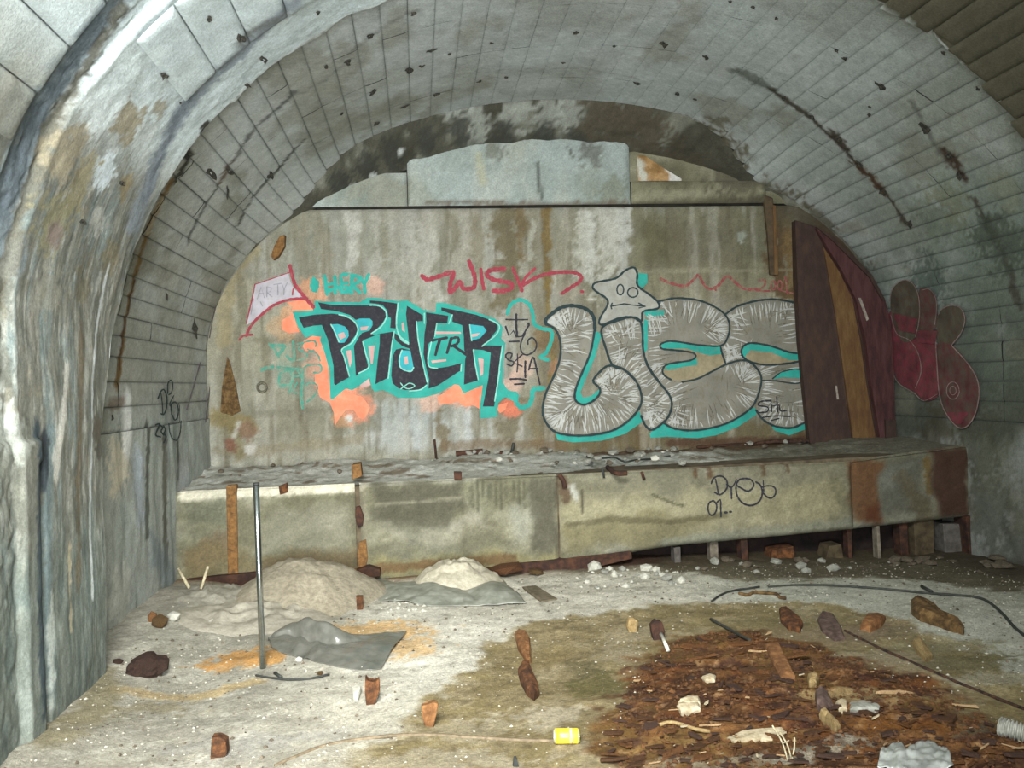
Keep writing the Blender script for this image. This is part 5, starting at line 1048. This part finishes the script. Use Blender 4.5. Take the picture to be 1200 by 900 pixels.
def rock(name, label, cat, px, py, w, mat, group=None, r=random.Random(2), base=gp, squash=1.0, me=None, up=.45):
    p = base(px, py); s = w * px_m(p) * .55
    o = bpy.data.objects.new(name, me or r.choice(lib(ROCKS, mat))); o.location = (p[0], p[1], p[2] + s * up * squash); o.scale = (s, s * r.uniform(.7, 1), s * squash); o.rotation_euler = (r.uniform(-.2, .2), r.uniform(-.2, .2), r.uniform(0, 6.28))
    tag(link(o), label, cat, group); return o
def tube(name, label, cat, P, rad, mat, parent=None, seg=7, smooth=6):
    Q = [np.array(p) for p in P]
    if smooth and len(Q) > 2:
        A = np.array(Q); out = []
        E = np.concatenate([2 * A[:1] - A[1:2], A, 2 * A[-1:] - A[-2:-1]])
        for i in range(1, len(E) - 2):
            for k in range(smooth):
                t = k / smooth; p0, p1, p2, p3 = E[i - 1:i + 3]; out.append(.5 * (2 * p1 + (p2 - p0) * t + (2 * p0 - 5 * p1 + 4 * p2 - p3) * t * t + (3 * p1 - p0 - 3 * p2 + p3) * t ** 3))
        Q = out + [A[-1]]
    Q = np.array(Q); c = Q[0].copy(); bm = bmesh.new(); rings = []; up = np.array([0, 0, 1.0])
    for i in range(len(Q)):
        t = Q[min(i + 1, len(Q) - 1)] - Q[max(i - 1, 0)]; t /= np.linalg.norm(t) + 1e-9; a = np.cross(t, up if abs(t[2]) < .9 else np.array([1., 0, 0])); a /= np.linalg.norm(a); b = np.cross(a, t)
        rr = rad(i / (len(Q) - 1)) if callable(rad) else rad
        rings.append([bm.verts.new(Q[i] - c + rr * (a * math.cos(q) + b * math.sin(q))) for q in np.linspace(0, 2 * math.pi, seg, endpoint=False)])
    for A_, B_ in zip(rings[:-1], rings[1:]):
        for j in range(seg): bm.faces.new((A_[j], A_[(j + 1) % seg], B_[(j + 1) % seg], B_[j]))
    bm.faces.new(rings[0][::-1]); bm.faces.new(rings[-1]); o = bm_obj(name, bm, mat, parent, True, loc=tuple(c))
    if label: tag(o, label, cat)
    return o
def on_ground(pts, lift): return [gp(*p) + np.array([0, 0, lift]) for p in pts]
# ---------------------------------------------------------------- sand heaps
def heap(label, px, pytop, Y, w, dpt, seed, c1, c2, sharp=1.3, shift=0):
    P = atY(px, pytop, Y); g = fz(P[0], Y); H = P[2] - g; n, m = 22, 40; V = []
    for i in range(n):
        for j in range(m):
            r = i / (n - 1); a = j / m * 2 * math.pi; q = np.array([[math.cos(a) * r * 3 + seed, math.sin(a) * r * 3, seed]])
            rr = r * (1 + .25 * (fbm(np.array([[math.cos(a) * 1.2, math.sin(a) * 1.2, seed]]), 1.5, seed, 3)[0] - .5) * 2)
            x, y = P[0] + math.cos(a) * rr * w, Y + math.sin(a) * rr * dpt
            z = fz(x, y) - .03 + (H + .03) * max(0, (1 - r ** sharp)) ** .9 + (fbm(q, 2.2, seed, 5)[0] - .5) * .20 * (1 - r) * (.15 + min(1, r * 2.5))
            V.append((x, y, z))
    F = [(i * m + j, (i + 1) * m + j, (i + 1) * m + (j + 1) % m, i * m + (j + 1) % m) for i in range(n - 1) for j in range(m)]
    c = np.array([P[0], Y, g]); bm = bmesh.new(); vs = [bm.verts.new(np.array(v) - c) for v in V]
    for f in F: bm.faces.new([vs[k] for k in f])
    bmesh.ops.remove_doubles(bm, verts=vs[:m], dist=.0001 + 1e-5)
    o = bm_obj('sand_heap', bm, sand_mat('heap_sand', c1, c2), None, True, tuple(c)); tag(o, label, 'sand heap'); return o
heap('largest sand heap, humped against the ledge behind the metal pole', 362, 655, 7.15, .62, .75, 3, (138, 130, 112), (166, 158, 138), 1.6)
heap('small rounded pale sand heap behind the dull grey sheet', 535, 657, 7.30, .40, .38, 5, (164, 158, 138), (188, 182, 162), 2.2)
heap('low sand heap piled in the corner by the left wall', 262, 689, 7.10, .52, .6, 8, (140, 136, 122), (164, 160, 146), 1.6)
heap('shallow sand bank in front of the largest heap', 300, 712, 6.45, .62, .5, 11, (152, 148, 132), (176, 170, 154), 1.8)
# ---------------------------------------------------------------- pole
b = gp(308, 783); t = atY(300, 566, b[1]); pole = empty('metal_pole', tuple(b)); tag(pole, 'thin grey metal pole standing upright in the sand near the left wall', 'pole')
ax = (t - b); tube('shaft', None, None, [b - ax * .03, b + ax * .5, t], .018, M_steel, None, 16, 0); sh = bpy.context.scene.objects['shaft']; sh.parent = pole; sh.location = Vector(sh.location) - pole.location
o = tube('open_end', None, None, [t - ax * .012, t + ax * .001], .0192, noise_mat('dark_bore', (40, 44, 44), (60, 62, 60), 30, .5, .5), None, 16, 0); o.parent = pole; o.location = Vector(o.location) - pole.location
# ---------------------------------------------------------------- plastic sheets
def sheet(label, top, bot, hfun, mat, n=90, m=60, seed=1):
    A = smooth_pts(top, 8); B = smooth_pts(bot, 8)
    def samp(P, f):
        d = np.concatenate([[0], np.cumsum(np.linalg.norm(np.diff(P, axis=0), axis=1))]); return np.array([np.interp(f * d[-1], d, P[:, 0]), np.interp(f * d[-1], d, P[:, 1])])
    V = []; c = gp(*samp(B, .5))
    for i in range(n):
        a, b_ = samp(A, i / (n - 1)), samp(B, i / (n - 1)); ga, gb = gp(*a), gp(*b_)
        for j in range(m):
            g = j / (m - 1); p = ga * (1 - g) + gb * g; p[2] = fz(p[0], p[1]) + .008 + hfun(i / (n - 1), g); V.append(p - c)
    V = np.array(V); q = V[:, :2]; V[:, 2] += (fbm(q, 7, seed, 3) - .5) * .03 * .8
    bm = bmesh.new(); vs = [bm.verts.new(v) for v in V]
    for i in range(n - 1):
        for j in range(m - 1): bm.faces.new((vs[i * m + j], vs[(i + 1) * m + j], vs[(i + 1) * m + j + 1], vs[i * m + j + 1]))
    o = bm_obj('plastic_sheet', bm, mat, None, True, tuple(c)); tag(o, label, 'plastic sheet'); md = o.modifiers.new('thickness', 'SOLIDIFY'); md.thickness = .003; return o
def plastic(name, c1, c2, rough): 
    m = noise_mat(name, c1, c2, 8, rough, bstr=.12, spec=1.0); return m
M_pl1 = plastic('glossy_grey_plastic', (84, 85, 78), (106, 106, 98), .24); M_pl2 = plastic('dusty_grey_plastic', (104, 106, 94), (144, 146, 134), .5)
sheet('glossy grey plastic sheet bulging over the sand right of the metal pole', [(314, 752), (326, 745), (342, 742), (362, 747), (380, 750), (400, 750), (420, 747), (445, 743), (477, 742)], [(318, 760), (336, 768), (352, 772), (362, 774), (376, 778), (394, 782), (412, 785), (430, 786), (447, 785)],
      lambda f, g: .125 * math.exp(-((f - .36) / .24) ** 2) * math.sqrt(max(0, 1 - (2 * min(1, g / .34) - 1) ** 2)) + .022 * (float(vnoise(np.array([[f * 16, g * 3.0]]), 21)[0]) - .5) * math.exp(-((f - .3) / .2) ** 2) + .010 * math.sin(f * 44 + 5 * g) * math.exp(-((f - .3) / .13) ** 2) + .03 * math.sin(math.pi * g) * (1 - f * .5), M_pl1, seed=4)
sheet('dull dusty grey plastic sheet crumpled against the foot of the ledge', [(431, 675), (447, 678), (463, 684), (480, 683), (494, 680), (510, 680), (524, 684), (536, 690), (548, 692), (560, 688), (572, 682), (586, 680)], [(444, 705), (458, 706), (474, 706), (490, 709), (506, 711), (524, 711), (545, 711), (565, 711), (585, 710), (602, 709), (617, 708)],
      lambda f, g: .05 * math.exp(-((f - .40) / .14) ** 2) * math.sin(math.pi * g) + .045 * math.exp(-((f - .83) / .12) ** 2) * math.sin(math.pi * g) + .03 * abs(math.sin(f * 9)) * math.sin(math.pi * g), M_pl2, seed=6)
sheet('white crumpled plastic scrap among the rust at the picture\'s bottom edge', [(1034, 880), (1050, 876), (1070, 877), (1092, 875), (1110, 884)], [(1028, 905), (1050, 908), (1075, 909), (1100, 908), (1118, 903)], lambda f, g: .028 * abs(float(vnoise(np.array([[f * 7, g * 2.2]]), 5)[0]) - .5) + .022 * abs(float(vnoise(np.array([[f * 17 + g * 6, g * 5]]), 8)[0]) - .5) + .012 * math.sin(math.pi * g), plastic('white_plastic', (112, 116, 110), (164, 168, 162), .3), 60, 24, 9)
# ---------------------------------------------------------------- can
c = gp(664, 871); r_ = .033; L_ = .118; can = empty('drink_can', (c[0], c[1], c[2] + r_)); tag(can, 'bright yellow drink can lying on its side in the foreground', 'can'); can.rotation_euler = (0, 0, math.radians(-9))
def lathe(name, prof, mat, parent, seg=28):
    bm = bmesh.new(); R = [[bm.verts.new((x, r * math.cos(a), r * math.sin(a))) for a in np.linspace(0, 2 * math.pi, seg, endpoint=False)] for x, r in prof]
    for A_, B_ in zip(R[:-1], R[1:]):
        for j in range(seg): bm.faces.new((A_[j], A_[(j + 1) % seg], B_[(j + 1) % seg], B_[j]))
    bm.faces.new(R[0][::-1]); bm.faces.new(R[-1]); return bm_obj(name, bm, mat, parent, True)
M_yel = noise_mat('yellow_can_print', (246, 214, 40), (252, 226, 70), 10, .3, .15, .05, .5); M_alu = noise_mat('can_metal', (206, 206, 196), (228, 228, 220), 20, .3, .7, .05)
lathe('body', [(-L_ / 2 + .008, .033), (-.02, .033), (L_ / 2 - .010, .033), (L_ / 2 - .004, .030)], M_yel, can); lathe('base', [(-L_ / 2, .024), (-L_ / 2 + .002, .027), (-L_ / 2 + .0085, .0328)], M_alu, can); o = lathe('lid', [(L_ / 2 - .0045, .0302), (L_ / 2, .028), (L_ / 2 + .001, .026), (L_ / 2 - .003, .024)], M_alu, can)
o = lathe('print_band', [(.014, .0334), (.030, .0334)], noise_mat('pale_can_print', (248, 238, 170), (214, 150, 60), 60, .3, .1, .05), can)
# ---------------------------------------------------------------- rusty stubs and scraps
upright('rusty_pipe_stub', 'split rusty pipe stub standing in the sand below the glossy grey sheet', 'pipe stub', [(428, 793), (432, 799), (438, 800), (444, 796), (445, 810), (442, 818), (437, 825), (429, 826), (428, 810)], .05, M_rustm)
upright('rusty_scrap', 'orange-brown rusty scrap standing at the edge of the mud, left foreground', 'scrap', [(494, 828), (500, 827), (508, 823), (513, 825), (511, 838), (507, 850), (501, 852), (496, 842)], .045, M_rustl)
upright('rusty_block', 'square rusty block in the sand at the bottom left', 'scrap', [(247, 865), (256, 864), (265, 868), (266, 884), (256, 889), (246, 886)], .06, M_rustm)
upright('rusty_stub', 'short brown rusty stub sticking out of the largest sand heap', 'pipe stub', [(417, 699), (425, 699), (425, 717), (422, 720), (418, 718)], .05, M_rustm, Y=6.6)
lying('rusty_offcut', 'flat light-rust offcut lying on the mud, farther of a pair end to end', 'scrap', [(603, 745), (608, 742), (616, 744), (621, 752), (622, 766), (622, 778), (616, 776), (607, 762)], .04, M_rustl)
lying('rusty_offcut', 'darker rusty offcut lying on the mud, nearer of a pair end to end', 'scrap', [(607, 790), (612, 784), (620, 783), (624, 796), (630, 806), (632, 816), (626, 822), (618, 816), (611, 804)], .06, M_rustm)
lying('rotten_wood', 'rotten brown timber piece on the pale sand below the long cable', 'wood', [(1068, 709), (1076, 706), (1084, 711), (1096, 720), (1106, 729), (1114, 737), (1130, 742), (1129, 745), (1113, 740), (1096, 734), (1078, 728), (1068, 720)], .075, M_wood, dome=.1)
lying('brown_board', 'short flat brown board lying in the rusty debris', 'board', [(896, 758), (912, 757), (922, 776), (932, 796), (915, 798), (906, 782)], .035, M_rustl, dome=.02)
lying('split_wood', 'pale split wood lump beside the dark cable, right of the debris', 'wood', [(1069, 757), (1078, 754), (1086, 763), (1093, 772), (1085, 777), (1076, 768)], .045, M_tan)
lying('rusty_lump', 'rust-brown lump at the far edge of the mud', 'scrap', [(913, 718), (921, 716), (930, 723), (941, 734), (938, 743), (924, 739), (915, 730)], .05, M_rustm)
lying('tilted_scrap', 'pale-sided rusty scrap below the timber piece, far edge of the mud', 'scrap', [(1008, 738), (1016, 727), (1030, 724), (1038, 727), (1032, 736), (1020, 742)], .05, M_rustl)
lying('purplish_scrap', 'greyish purple scrap pile at the far edge of the mud', 'scrap', [(958, 728), (964, 719), (976, 722), (986, 738), (990, 750), (978, 752), (964, 742)], .028, M_mauve)
lying('dark_tile', 'dark flat tile on the pale sand, right of the dull grey sheet', 'tile', [(612, 689), (628, 688), (641, 696), (653, 703), (634, 706), (623, 698)], .02, M_slate, dome=.02)
upright('dark_bracket', 'tiny black metal tongue sticking up at the bottom edge', 'scrap', [(600, 897), (602, 888), (605, 887), (607, 893), (609, 899)], .02, M_dark)
upright('brown_block', 'dark brown block with a pale edge at the tip of the debris patch', 'scrap', [(763, 733), (768, 727), (776, 729), (780, 740), (778, 748), (768, 750), (764, 742)], .05, M_rustd)
tube('pale_rod', 'short bright rod leaning on the dark brown block', 'rod', [gp(783, 765) + np.array([0, 0, .015]), gp(775, 752) + np.array([0, 0, .05])], .012, M_white, smooth=0)
upright('tan_stub', 'small upright tan stub at the debris patch\'s far left corner', 'scrap', [(735, 736), (737, 725), (743, 724), (748, 728), (747, 739), (740, 741)], .04, M_tan)
rock('charred_clump', 'dark charred clump on the sand by the left wall', 'clump', 174, 788, 40, M_char, me=with_mat(rock_mesh(21, 3, .7), M_char), squash=.75)
rock('charred_clump', 'small reddish charred bit touching the large charred clump', 'clump', 193, 784, 13, M_rustd); rock('charred_clump', 'small dark charred bit between the left wall\'s corner and the large clump', 'clump', 138, 777, 13, M_char, squash=.6)
rock('ochre_stone', 'dark ochre stone at the foot of the left wall', 'stone', 187, 735, 18, M_wood, squash=1.3); rock('white_lump', 'pale bluish-white lump beside the dark ochre stone', 'stone', 203, 727, 16, M_white); rock('white_stone', 'round bright white stone on the sand bank', 'stone', 249, 732, 10, M_white)
rock('pinkish_stone', 'pinkish stone leaning on the foot of the left wall', 'stone', 179, 728, 13, M_rustl, squash=1.4)
tube('twig', 'pale twig leaning by the left wall, the longer of two', 'twig', [gp(218, 702) + np.array([0, .1, .06]), gp(218, 702) + np.array([-.1, .2, .19])], .011, M_twig, smooth=0); tube('twig', 'pale twig standing upright in the low sand heap, the shorter of two', 'twig', [gp(232, 700) + np.array([0, .1, .04]), gp(232, 700) + np.array([.045, .15, .2])], .011, M_twig, smooth=0)
tube('dark_wire', 'thin dark wire curved on the sand at the foot of the metal pole', 'wire', on_ground([(300, 793), (318, 796), (340, 798), (362, 797), (386, 792)], .008), .006, M_dark); tube('dark_wire', 'short forked bit of dark wire below the glossy sheet', 'wire', on_ground([(322, 791), (330, 796)], .012), .009, M_dark, smooth=0)
tube('buried_wire', 'long rusty brown wire half buried across the bottom of the picture', 'wire', on_ground([(322, 898), (345, 888), (372, 877), (400, 870), (430, 866), (470, 862), (515, 862), (540, 864), (575, 866), (610, 868), (650, 869)], .002), .008, noise_mat('brown_wire', (96, 84, 66), (130, 116, 94), 30, .9))
tube('black_cable', 'long dark cable looping over the pale sand at the right', 'cable', on_ground([(900, 689), (930, 687), (965, 687), (1000, 689), (1040, 692), (1080, 696), (1120, 699), (1146, 702), (1160, 708), (1175, 721), (1188, 736), (1200, 746), (1215, 754)], .010), lambda f: .007 + .004 * f, M_dark)
tube('thin_wire', 'thin dark wire end curling left of the long cable', 'wire', on_ground([(834, 706), (846, 698), (862, 693), (878, 691), (890, 689)], .01), .008, M_dark); tube('thin_wire', 'small tangle of rusty wire lying under the long cable\'s end', 'wire', on_ground([(866, 697), (876, 699), (884, 696), (898, 697), (910, 698), (914, 702), (921, 703)], .012), .012, M_wood)
tube('buried_cable', 'dark cable running down through the mud to the right edge', 'cable', on_ground([(990, 740), (1010, 750), (1030, 760), (1055, 771), (1080, 782), (1105, 793), (1130, 804), (1160, 816), (1185, 826), (1212, 836)], .004), .009, M_char)
tube('dark_rod', 'straight thin dark rod lying on the mud, left of the rust-brown lump', 'rod', on_ground([(833, 728), (856, 741), (880, 754)], .015), .010, M_dark); tube('dark_rod', 'short dark rod on the pale sand just above the long cable', 'rod', on_ground([(1080, 689), (1092, 695)], .012), .012, M_dark, smooth=0)
tube('pale_strip', 'pale bent strip lying in the rust near the can', 'strip', on_ground([(773, 853), (785, 850), (800, 853), (815, 858), (832, 861)], .014), .009, M_tan); lying('pale_slab', 'whitish crumbling slab lying in the rust at the bottom', 'slab', [(852, 866), (872, 858), (895, 856), (916, 854), (922, 862), (905, 868), (880, 870), (860, 871)], .014, M_pale)
for k, (a, b2) in enumerate([((925, 893), (905, 850)), ((929, 893), (914, 858)), ((926, 892), (931, 864))]):
    g0 = gp(*a); t1 = atY(b2[0], b2[1], g0[1] + .02); tube('dry_stalk', ('tallest pale dry stalk standing at the bottom edge', 'middle pale dry stalk standing at the bottom edge', 'shortest pale dry stalk standing at the bottom edge')[k], 'stalk', [g0 - np.array([0, 0, .02]), .5 * (g0 + t1) + np.array([.008, 0, .0]), t1], .0035, M_twig, smooth=4)
lying('mortar_chip', 'largest pale mortar chip of three in the rust', 'chip', [(793, 830), (800, 826), (812, 829), (820, 826), (821, 834), (808, 839), (798, 837)], .025, M_pale); lying('mortar_chip', 'long tan mortar chip behind the largest one', 'chip', [(795, 827), (806, 823), (820, 824), (821, 829), (808, 830)], .035, M_pale); lying('mortar_chip', 'small tan chip at the far side of the rust, beside dark flakes', 'chip', [(822, 796), (832, 793), (839, 795), (838, 800), (826, 801)], .02, M_pale)
lying('pale_block', 'pale square lump in the middle of the rust', 'chip', [(979, 828), (986, 825), (993, 827), (993, 835), (983, 837)], .03, M_pale); lying('grey_strip', 'flat grey strip beside the pale square lump', 'strip', [(994, 828), (1012, 826), (1032, 829), (1030, 834), (1010, 836), (996, 835)], .025, M_stone)
lying('pale_chip', 'tan lump right of the short brown board', 'chip', [(946, 800), (955, 797), (960, 802), (957, 807), (948, 807)], .05, M_tan); lying('purple_lump', 'dark purplish lump in the middle of the rust', 'scrap', [(955, 818), (962, 813), (970, 817), (977, 832), (966, 838), (957, 830)], .045, M_mauve); lying('tan_splinter', 'tan wedge of wood leaning by the purplish lump', 'wood', [(960, 843), (966, 840), (976, 849), (985, 857), (978, 859), (966, 853)], .05, M_tan)
tube('ribbed_hose', 'short grey ribbed hose lying at the right edge', 'hose', on_ground([(1172, 860), (1186, 864), (1200, 868), (1216, 873)], .03), lambda f: .040 + .007 * math.sin(f * 60), M_stone, None, 12, 22)
lying('white_scrap', 'small crumpled white scrap beside the split pipe stub', 'scrap', [(412, 811), (418, 808), (424, 811), (420, 822), (414, 820)], .03, M_white); rock('white_pebble', 'white pebble beside the glossy sheet\'s lower edge', 'stone', 350, 775, 9, M_white); rock('dark_pebble', 'dark pebble on the sand near the glossy sheet\'s fold', 'stone', 375, 790, 8, M_wood, squash=.5)
for i, (x, y, w, l) in enumerate([(590, 665, 40, 'large orange-brown lump of rusty earth under the ledge'), (628, 666, 22, 'small brown lump of rusty earth under the ledge'), (565, 668, 24, 'dark lump of rusty earth under the ledge by the small sand heap')]):
    rock('rusty_lump', l, 'lump', x, y + 6, w, (M_rustm, M_wood, M_rustd)[i], squash=.45, base=lambda a, b_: atY(a, b_, YL - .12))
# ---------------------------------------------------------------- rubble
rg = random.Random(41)
def scatter(n, region, wmin, wmax, mats, name, label, cat, group, base=gp, squash=.8):
    for _ in range(n):
        while True:
            x, y = rg.uniform(region[0], region[2]), rg.uniform(region[1], region[3])
            if len(region) < 5 or region[4](x, y): break
        w = wmin + (wmax - wmin) * rg.random() ** 2.2; rock(name, label, cat, x, y, w, rg.choice(mats), group, rg, base, squash)
scatter(34, (668, 664, 800, 690, lambda x, y: y > 662 + (x - 668) * .03 + 4), 4, 15, [M_white, M_white, M_stone], 'broken_lump', 'white lump of broken concrete at the foot of the ledge', 'rubble', 'white rubble below the ledge')
for x, y, w, l in [(757, 669, 15, 'largest white lump of broken concrete, alone at the right of the white rubble'), (697, 668, 17, 'white broken lump at the middle of the white rubble, flat-topped'), (720, 676, 11, 'pointed white lump standing in the white rubble'), (672, 664, 18, 'tan lump at the left end of the white rubble, under the ledge')]:
    rock('broken_lump', l, 'rubble', x, y, w, M_white if x > 680 else M_pale, None, rg)
scatter(34, (800, 657, 1060, 672), 5, 18, [M_dstone, M_dstone, M_stone], 'dirty_chunk', 'dirty lump of rubble in front of the hollow under the ledge', 'rubble', 'dark rubble below the ledge')
scatter(14, (1060, 654, 1200, 672), 8, 26, [M_dstone], 'earth_lump', 'dark lump of earth by the right wall beyond the cable', 'rubble', 'dark lumps by the right wall', squash=.5)
scatter(26, (445, 700, 520, 718), 4, 9, [M_white], 'white_pebble', 'white crumb of plaster in front of the dull grey sheet', 'rubble', 'white crumbs before the grey sheet')
def topb(x, y):
    z = .86
    for _ in range(4):
        p = atZ(x, y, z); T_ = min(1, max(0, (p[1] - YL) / (YW - YL))); z = float(top_z(np.array([p[0]]), np.array([T_]))[0])
    p = atZ(x, y, z); 
    if p[1] > YW - .06: p = p * 1.0; p[1] = YW - .06; p[2] = float(top_z(np.array([p[0]]), np.array([.95]))[0])
    return p
scatter(70, (500, 524, 800, 545), 3, 13, [M_stone, M_stone, M_white, M_stone, M_dstone], 'concrete_chunk', 'lump of grey rubble on top of the ledge below the lettering', 'rubble', 'rubble on the ledge', topb)
scatter(16, (800, 519, 960, 530), 3, 10, [M_dstone, M_stone], 'concrete_chunk', 'dirty lump of rubble on the ledge near the steel posts', 'rubble', 'rubble by the steel posts', topb); scatter(14, (255, 535, 400, 560), 3, 9, [M_dstone, M_stone], 'concrete_chunk', 'small lump of rubble on the left end of the ledge', 'rubble', 'rubble on the ledge\'s left end', topb)
for i, (pts, l, mt, rr) in enumerate([([(528, 524), (545, 527), (562, 529)], 'thick dark rusty bar lying on the ledge below the black letters', M_rustd, .03), ([(596, 530), (602, 519)], 'short black stick standing up on the ledge', M_dark, .016), ([(508, 526), (509, 515)], 'thin rusty pin standing on the ledge, left of the thick bar', M_rustd, .012), ([(688, 536), (694, 544)], 'short dark stick lying on the ledge rubble', M_dark, .012),
                                       ([(705, 538), (720, 537), (732, 542), (745, 540), (770, 538), (785, 535)], 'long crooked dark twig lying on the ledge rubble', M_dark, .009), ([(706, 548), (708, 560)], 'thin dark twig hanging over the ledge\'s front edge', M_dark, .01), ([(712, 550), (722, 557), (735, 557)], 'rusty wire knot at the ledge\'s front edge', M_rustd, .022), ([(655, 556), (660, 563), (662, 572)], 'rust-brown rod bent over the ledge\'s front edge', M_rustd, .02), ([(780, 519), (830, 517), (870, 518)], 'long rusty rod along the foot of the wall below the silver letters', M_rustd, .016), ([(870, 518), (910, 519), (948, 519)], 'dark rod along the foot of the wall by the steel post', M_char, .02), ([(580, 527), (590, 530)], 'small rusty lump beside the short black stick', M_rustd, .022), ([(752, 553), (755, 562)], 'reddish sliver stuck on the ledge\'s front edge', M_rustd, .014)]):
    P = [topb(*p) + np.array([0, 0, rr * .8]) for p in pts]
    if i in (1, 2): P[1] = atY(pts[1][0], pts[1][1], P[0][1]); 
    if i in (5, 7, 11): P = [atY(p[0], p[1], YL - .02) for p in pts]
    tube('ledge_scrap', l, 'scrap', P, rr, mt, smooth=4)
# ---------------------------------------------------------------- the rusty debris patch: flakes, splinters, chips
def flake_mesh(seed, lx, ly, h):
    r = random.Random(seed); bm = bmesh.new(); n = 8; R = [(math.cos(k / n * 6.283) * lx * r.uniform(.45, 1.1), math.sin(k / n * 6.283) * ly * r.uniform(.45, 1.1)) for k in range(n)]
    lo = [bm.verts.new((x, y, -h)) for x, y in R]; hi = [bm.verts.new((x * .94, y * .94, h * r.uniform(.3, 1.3) + x * r.uniform(-.06, .06))) for x, y in R]
    bm.faces.new(lo[::-1]); c = bm.verts.new((0, 0, h * 1.2))
    for k in range(n): j = (k + 1) % n; bm.faces.new((lo[k], lo[j], hi[j], hi[k])); bm.faces.new((hi[k], hi[j], c))
    me = bpy.data.meshes.new('flake'); bm.to_mesh(me); bm.free(); return me
FLAKES = [flake_mesh(i, 1, .5, .06) for i in range(6)]; SPLINT = [flake_mesh(20 + i, 1, .10, .05) for i in range(5)]
M_rb = noise_mat('rust_flake_brown', (66, 44, 27), (104, 70, 40), 22, .92, c3=(84, 56, 33), bstr=.8); M_rd = noise_mat('rust_flake_dark', (42, 29, 25), (70, 49, 36), 18, .9); M_ro = noise_mat('rust_flake_orange', (88, 56, 28), (124, 84, 44), 22, .92, c3=(106, 68, 34), bstr=.8); M_rt = noise_mat('rust_flake_tan', (140, 112, 78), (178, 150, 112), 22, .9)
RP = [(705, 905), (712, 860), (726, 815), (748, 775), (780, 752), (835, 740), (900, 745), (960, 758), (1010, 775), (1080, 800), (1140, 832), (1200, 858), (1200, 905)]
def place_flake(lst, mats, name, label, group, wmin, wmax, tilt, n, region=RP, zl=.01):
    k = 0
    while k < n:
        x, y = rg.uniform(700, 1200), 738 + (900 - 738) * rg.random() ** .9
        if not inside((x, y), [np.array(q) for q in region]): continue
        k += 1; p = gp(x, y); s = (wmin + (wmax - wmin) * rg.random() ** 2) * px_m(p) * .5
        o = bpy.data.objects.new(name, rg.choice(lib(lst, rg.choice(mats)))); o.location = (p[0], p[1], p[2] + zl); o.scale = (s, s, s * rg.uniform(.8, 1.6)); o.rotation_euler = (rg.gauss(0, tilt), rg.gauss(0, tilt), rg.gauss(-.1, .55)); tag(link(o), label, 'scrap', group)
place_flake(FLAKES, [M_rb, M_rd, M_ro, M_rb, M_rd], 'rust_flake', 'flat brown flake of rust lying in the rusty debris patch', 'rust flakes in the debris patch', 9, 40, .13, 200)
place_flake(SPLINT, [M_rb, M_rd, M_ro, M_rt], 'rust_splinter', 'thin brown splinter lying in the rusty debris patch', 'splinters in the debris patch', 14, 46, .10, 60, zl=.012)
place_flake(FLAKES, [M_rt, M_pale], 'tan_chip', 'small tan chip lying in the rusty debris patch', 'tan chips in the debris patch', 4, 13, .3, 46, zl=.02)
# ---------------------------------------------------------------- grit
M_grit = noise_mat('sand_grit', (150, 146, 130), (190, 186, 170), 20, .95)
def grit(name, n, test, smin, smax, mat, seed, region=(-1.8, 4.6, 2.7, 7.6)):
    r = np.random.default_rng(seed); x = r.uniform(region[0], region[1], n * 3); y = r.uniform(region[2], region[3], n * 3); q = np.stack([x, y], 1); q = q[test(q)][:n]; z = floor_z(q[:, 0], q[:, 1]); k = len(q)
    oct_ = np.array([(1, 0, 0), (0, 1, 0), (-1, 0, 0), (0, -1, 0), (0, 0, 1.0), (0, 0, -1)]); s = smin + (smax - smin) * r.random(k) ** 3; a = r.uniform(0, 6.28, k)
    V = oct_[None] * s[:, None, None] * r.uniform(.5, 1.2, (k, 6, 1)); X_ = V[..., 0] * np.cos(a)[:, None] - V[..., 1] * np.sin(a)[:, None]; Y_ = V[..., 0] * np.sin(a)[:, None] + V[..., 1] * np.cos(a)[:, None]
    V = np.stack([X_ + q[:, :1], Y_ + q[:, 1:], V[..., 2] * .7 + z[:, None] + s[:, None] * .2], -1).reshape(-1, 3)
    f = np.array([(0, 1, 4), (1, 2, 4), (2, 3, 4), (3, 0, 4), (1, 0, 5), (2, 1, 5), (3, 2, 5), (0, 3, 5)]); F = (f[None] + (np.arange(k) * 6)[:, None, None]).reshape(-1, 3)
    o = mesh_np(name, V, F, mat, None, None, False); tag(o, {'pale_grit': 'loose pale grit strewn over the sand', 'dark_grit': 'loose dark crumbs strewn over the sand', 'rust_crumbs': 'fine crumbs of rust covering the debris patch', 'mud_grit': 'loose grit strewn over the brown mud'}[name], 'grit', kind='stuff'); return o
grit('pale_grit', 4200, lambda q: pdist(q, MUD) < .1, .002, .011, M_grit, 3)
grit('dark_grit', 2200, lambda q: pdist(q, MUD) < 0, .002, .016, M_dstone, 4)
grit('mud_grit', 1600, lambda q: (pdist(q, MUD) > 0) & (pdist(q, RUST) < .1), .002, .010, M_grit, 5)
grit('rust_crumbs', 9000, lambda q: pdist(q, RUST) > .02, .003, .020, M_rb, 6, (.2, 4.2, 2.7, 5.6))
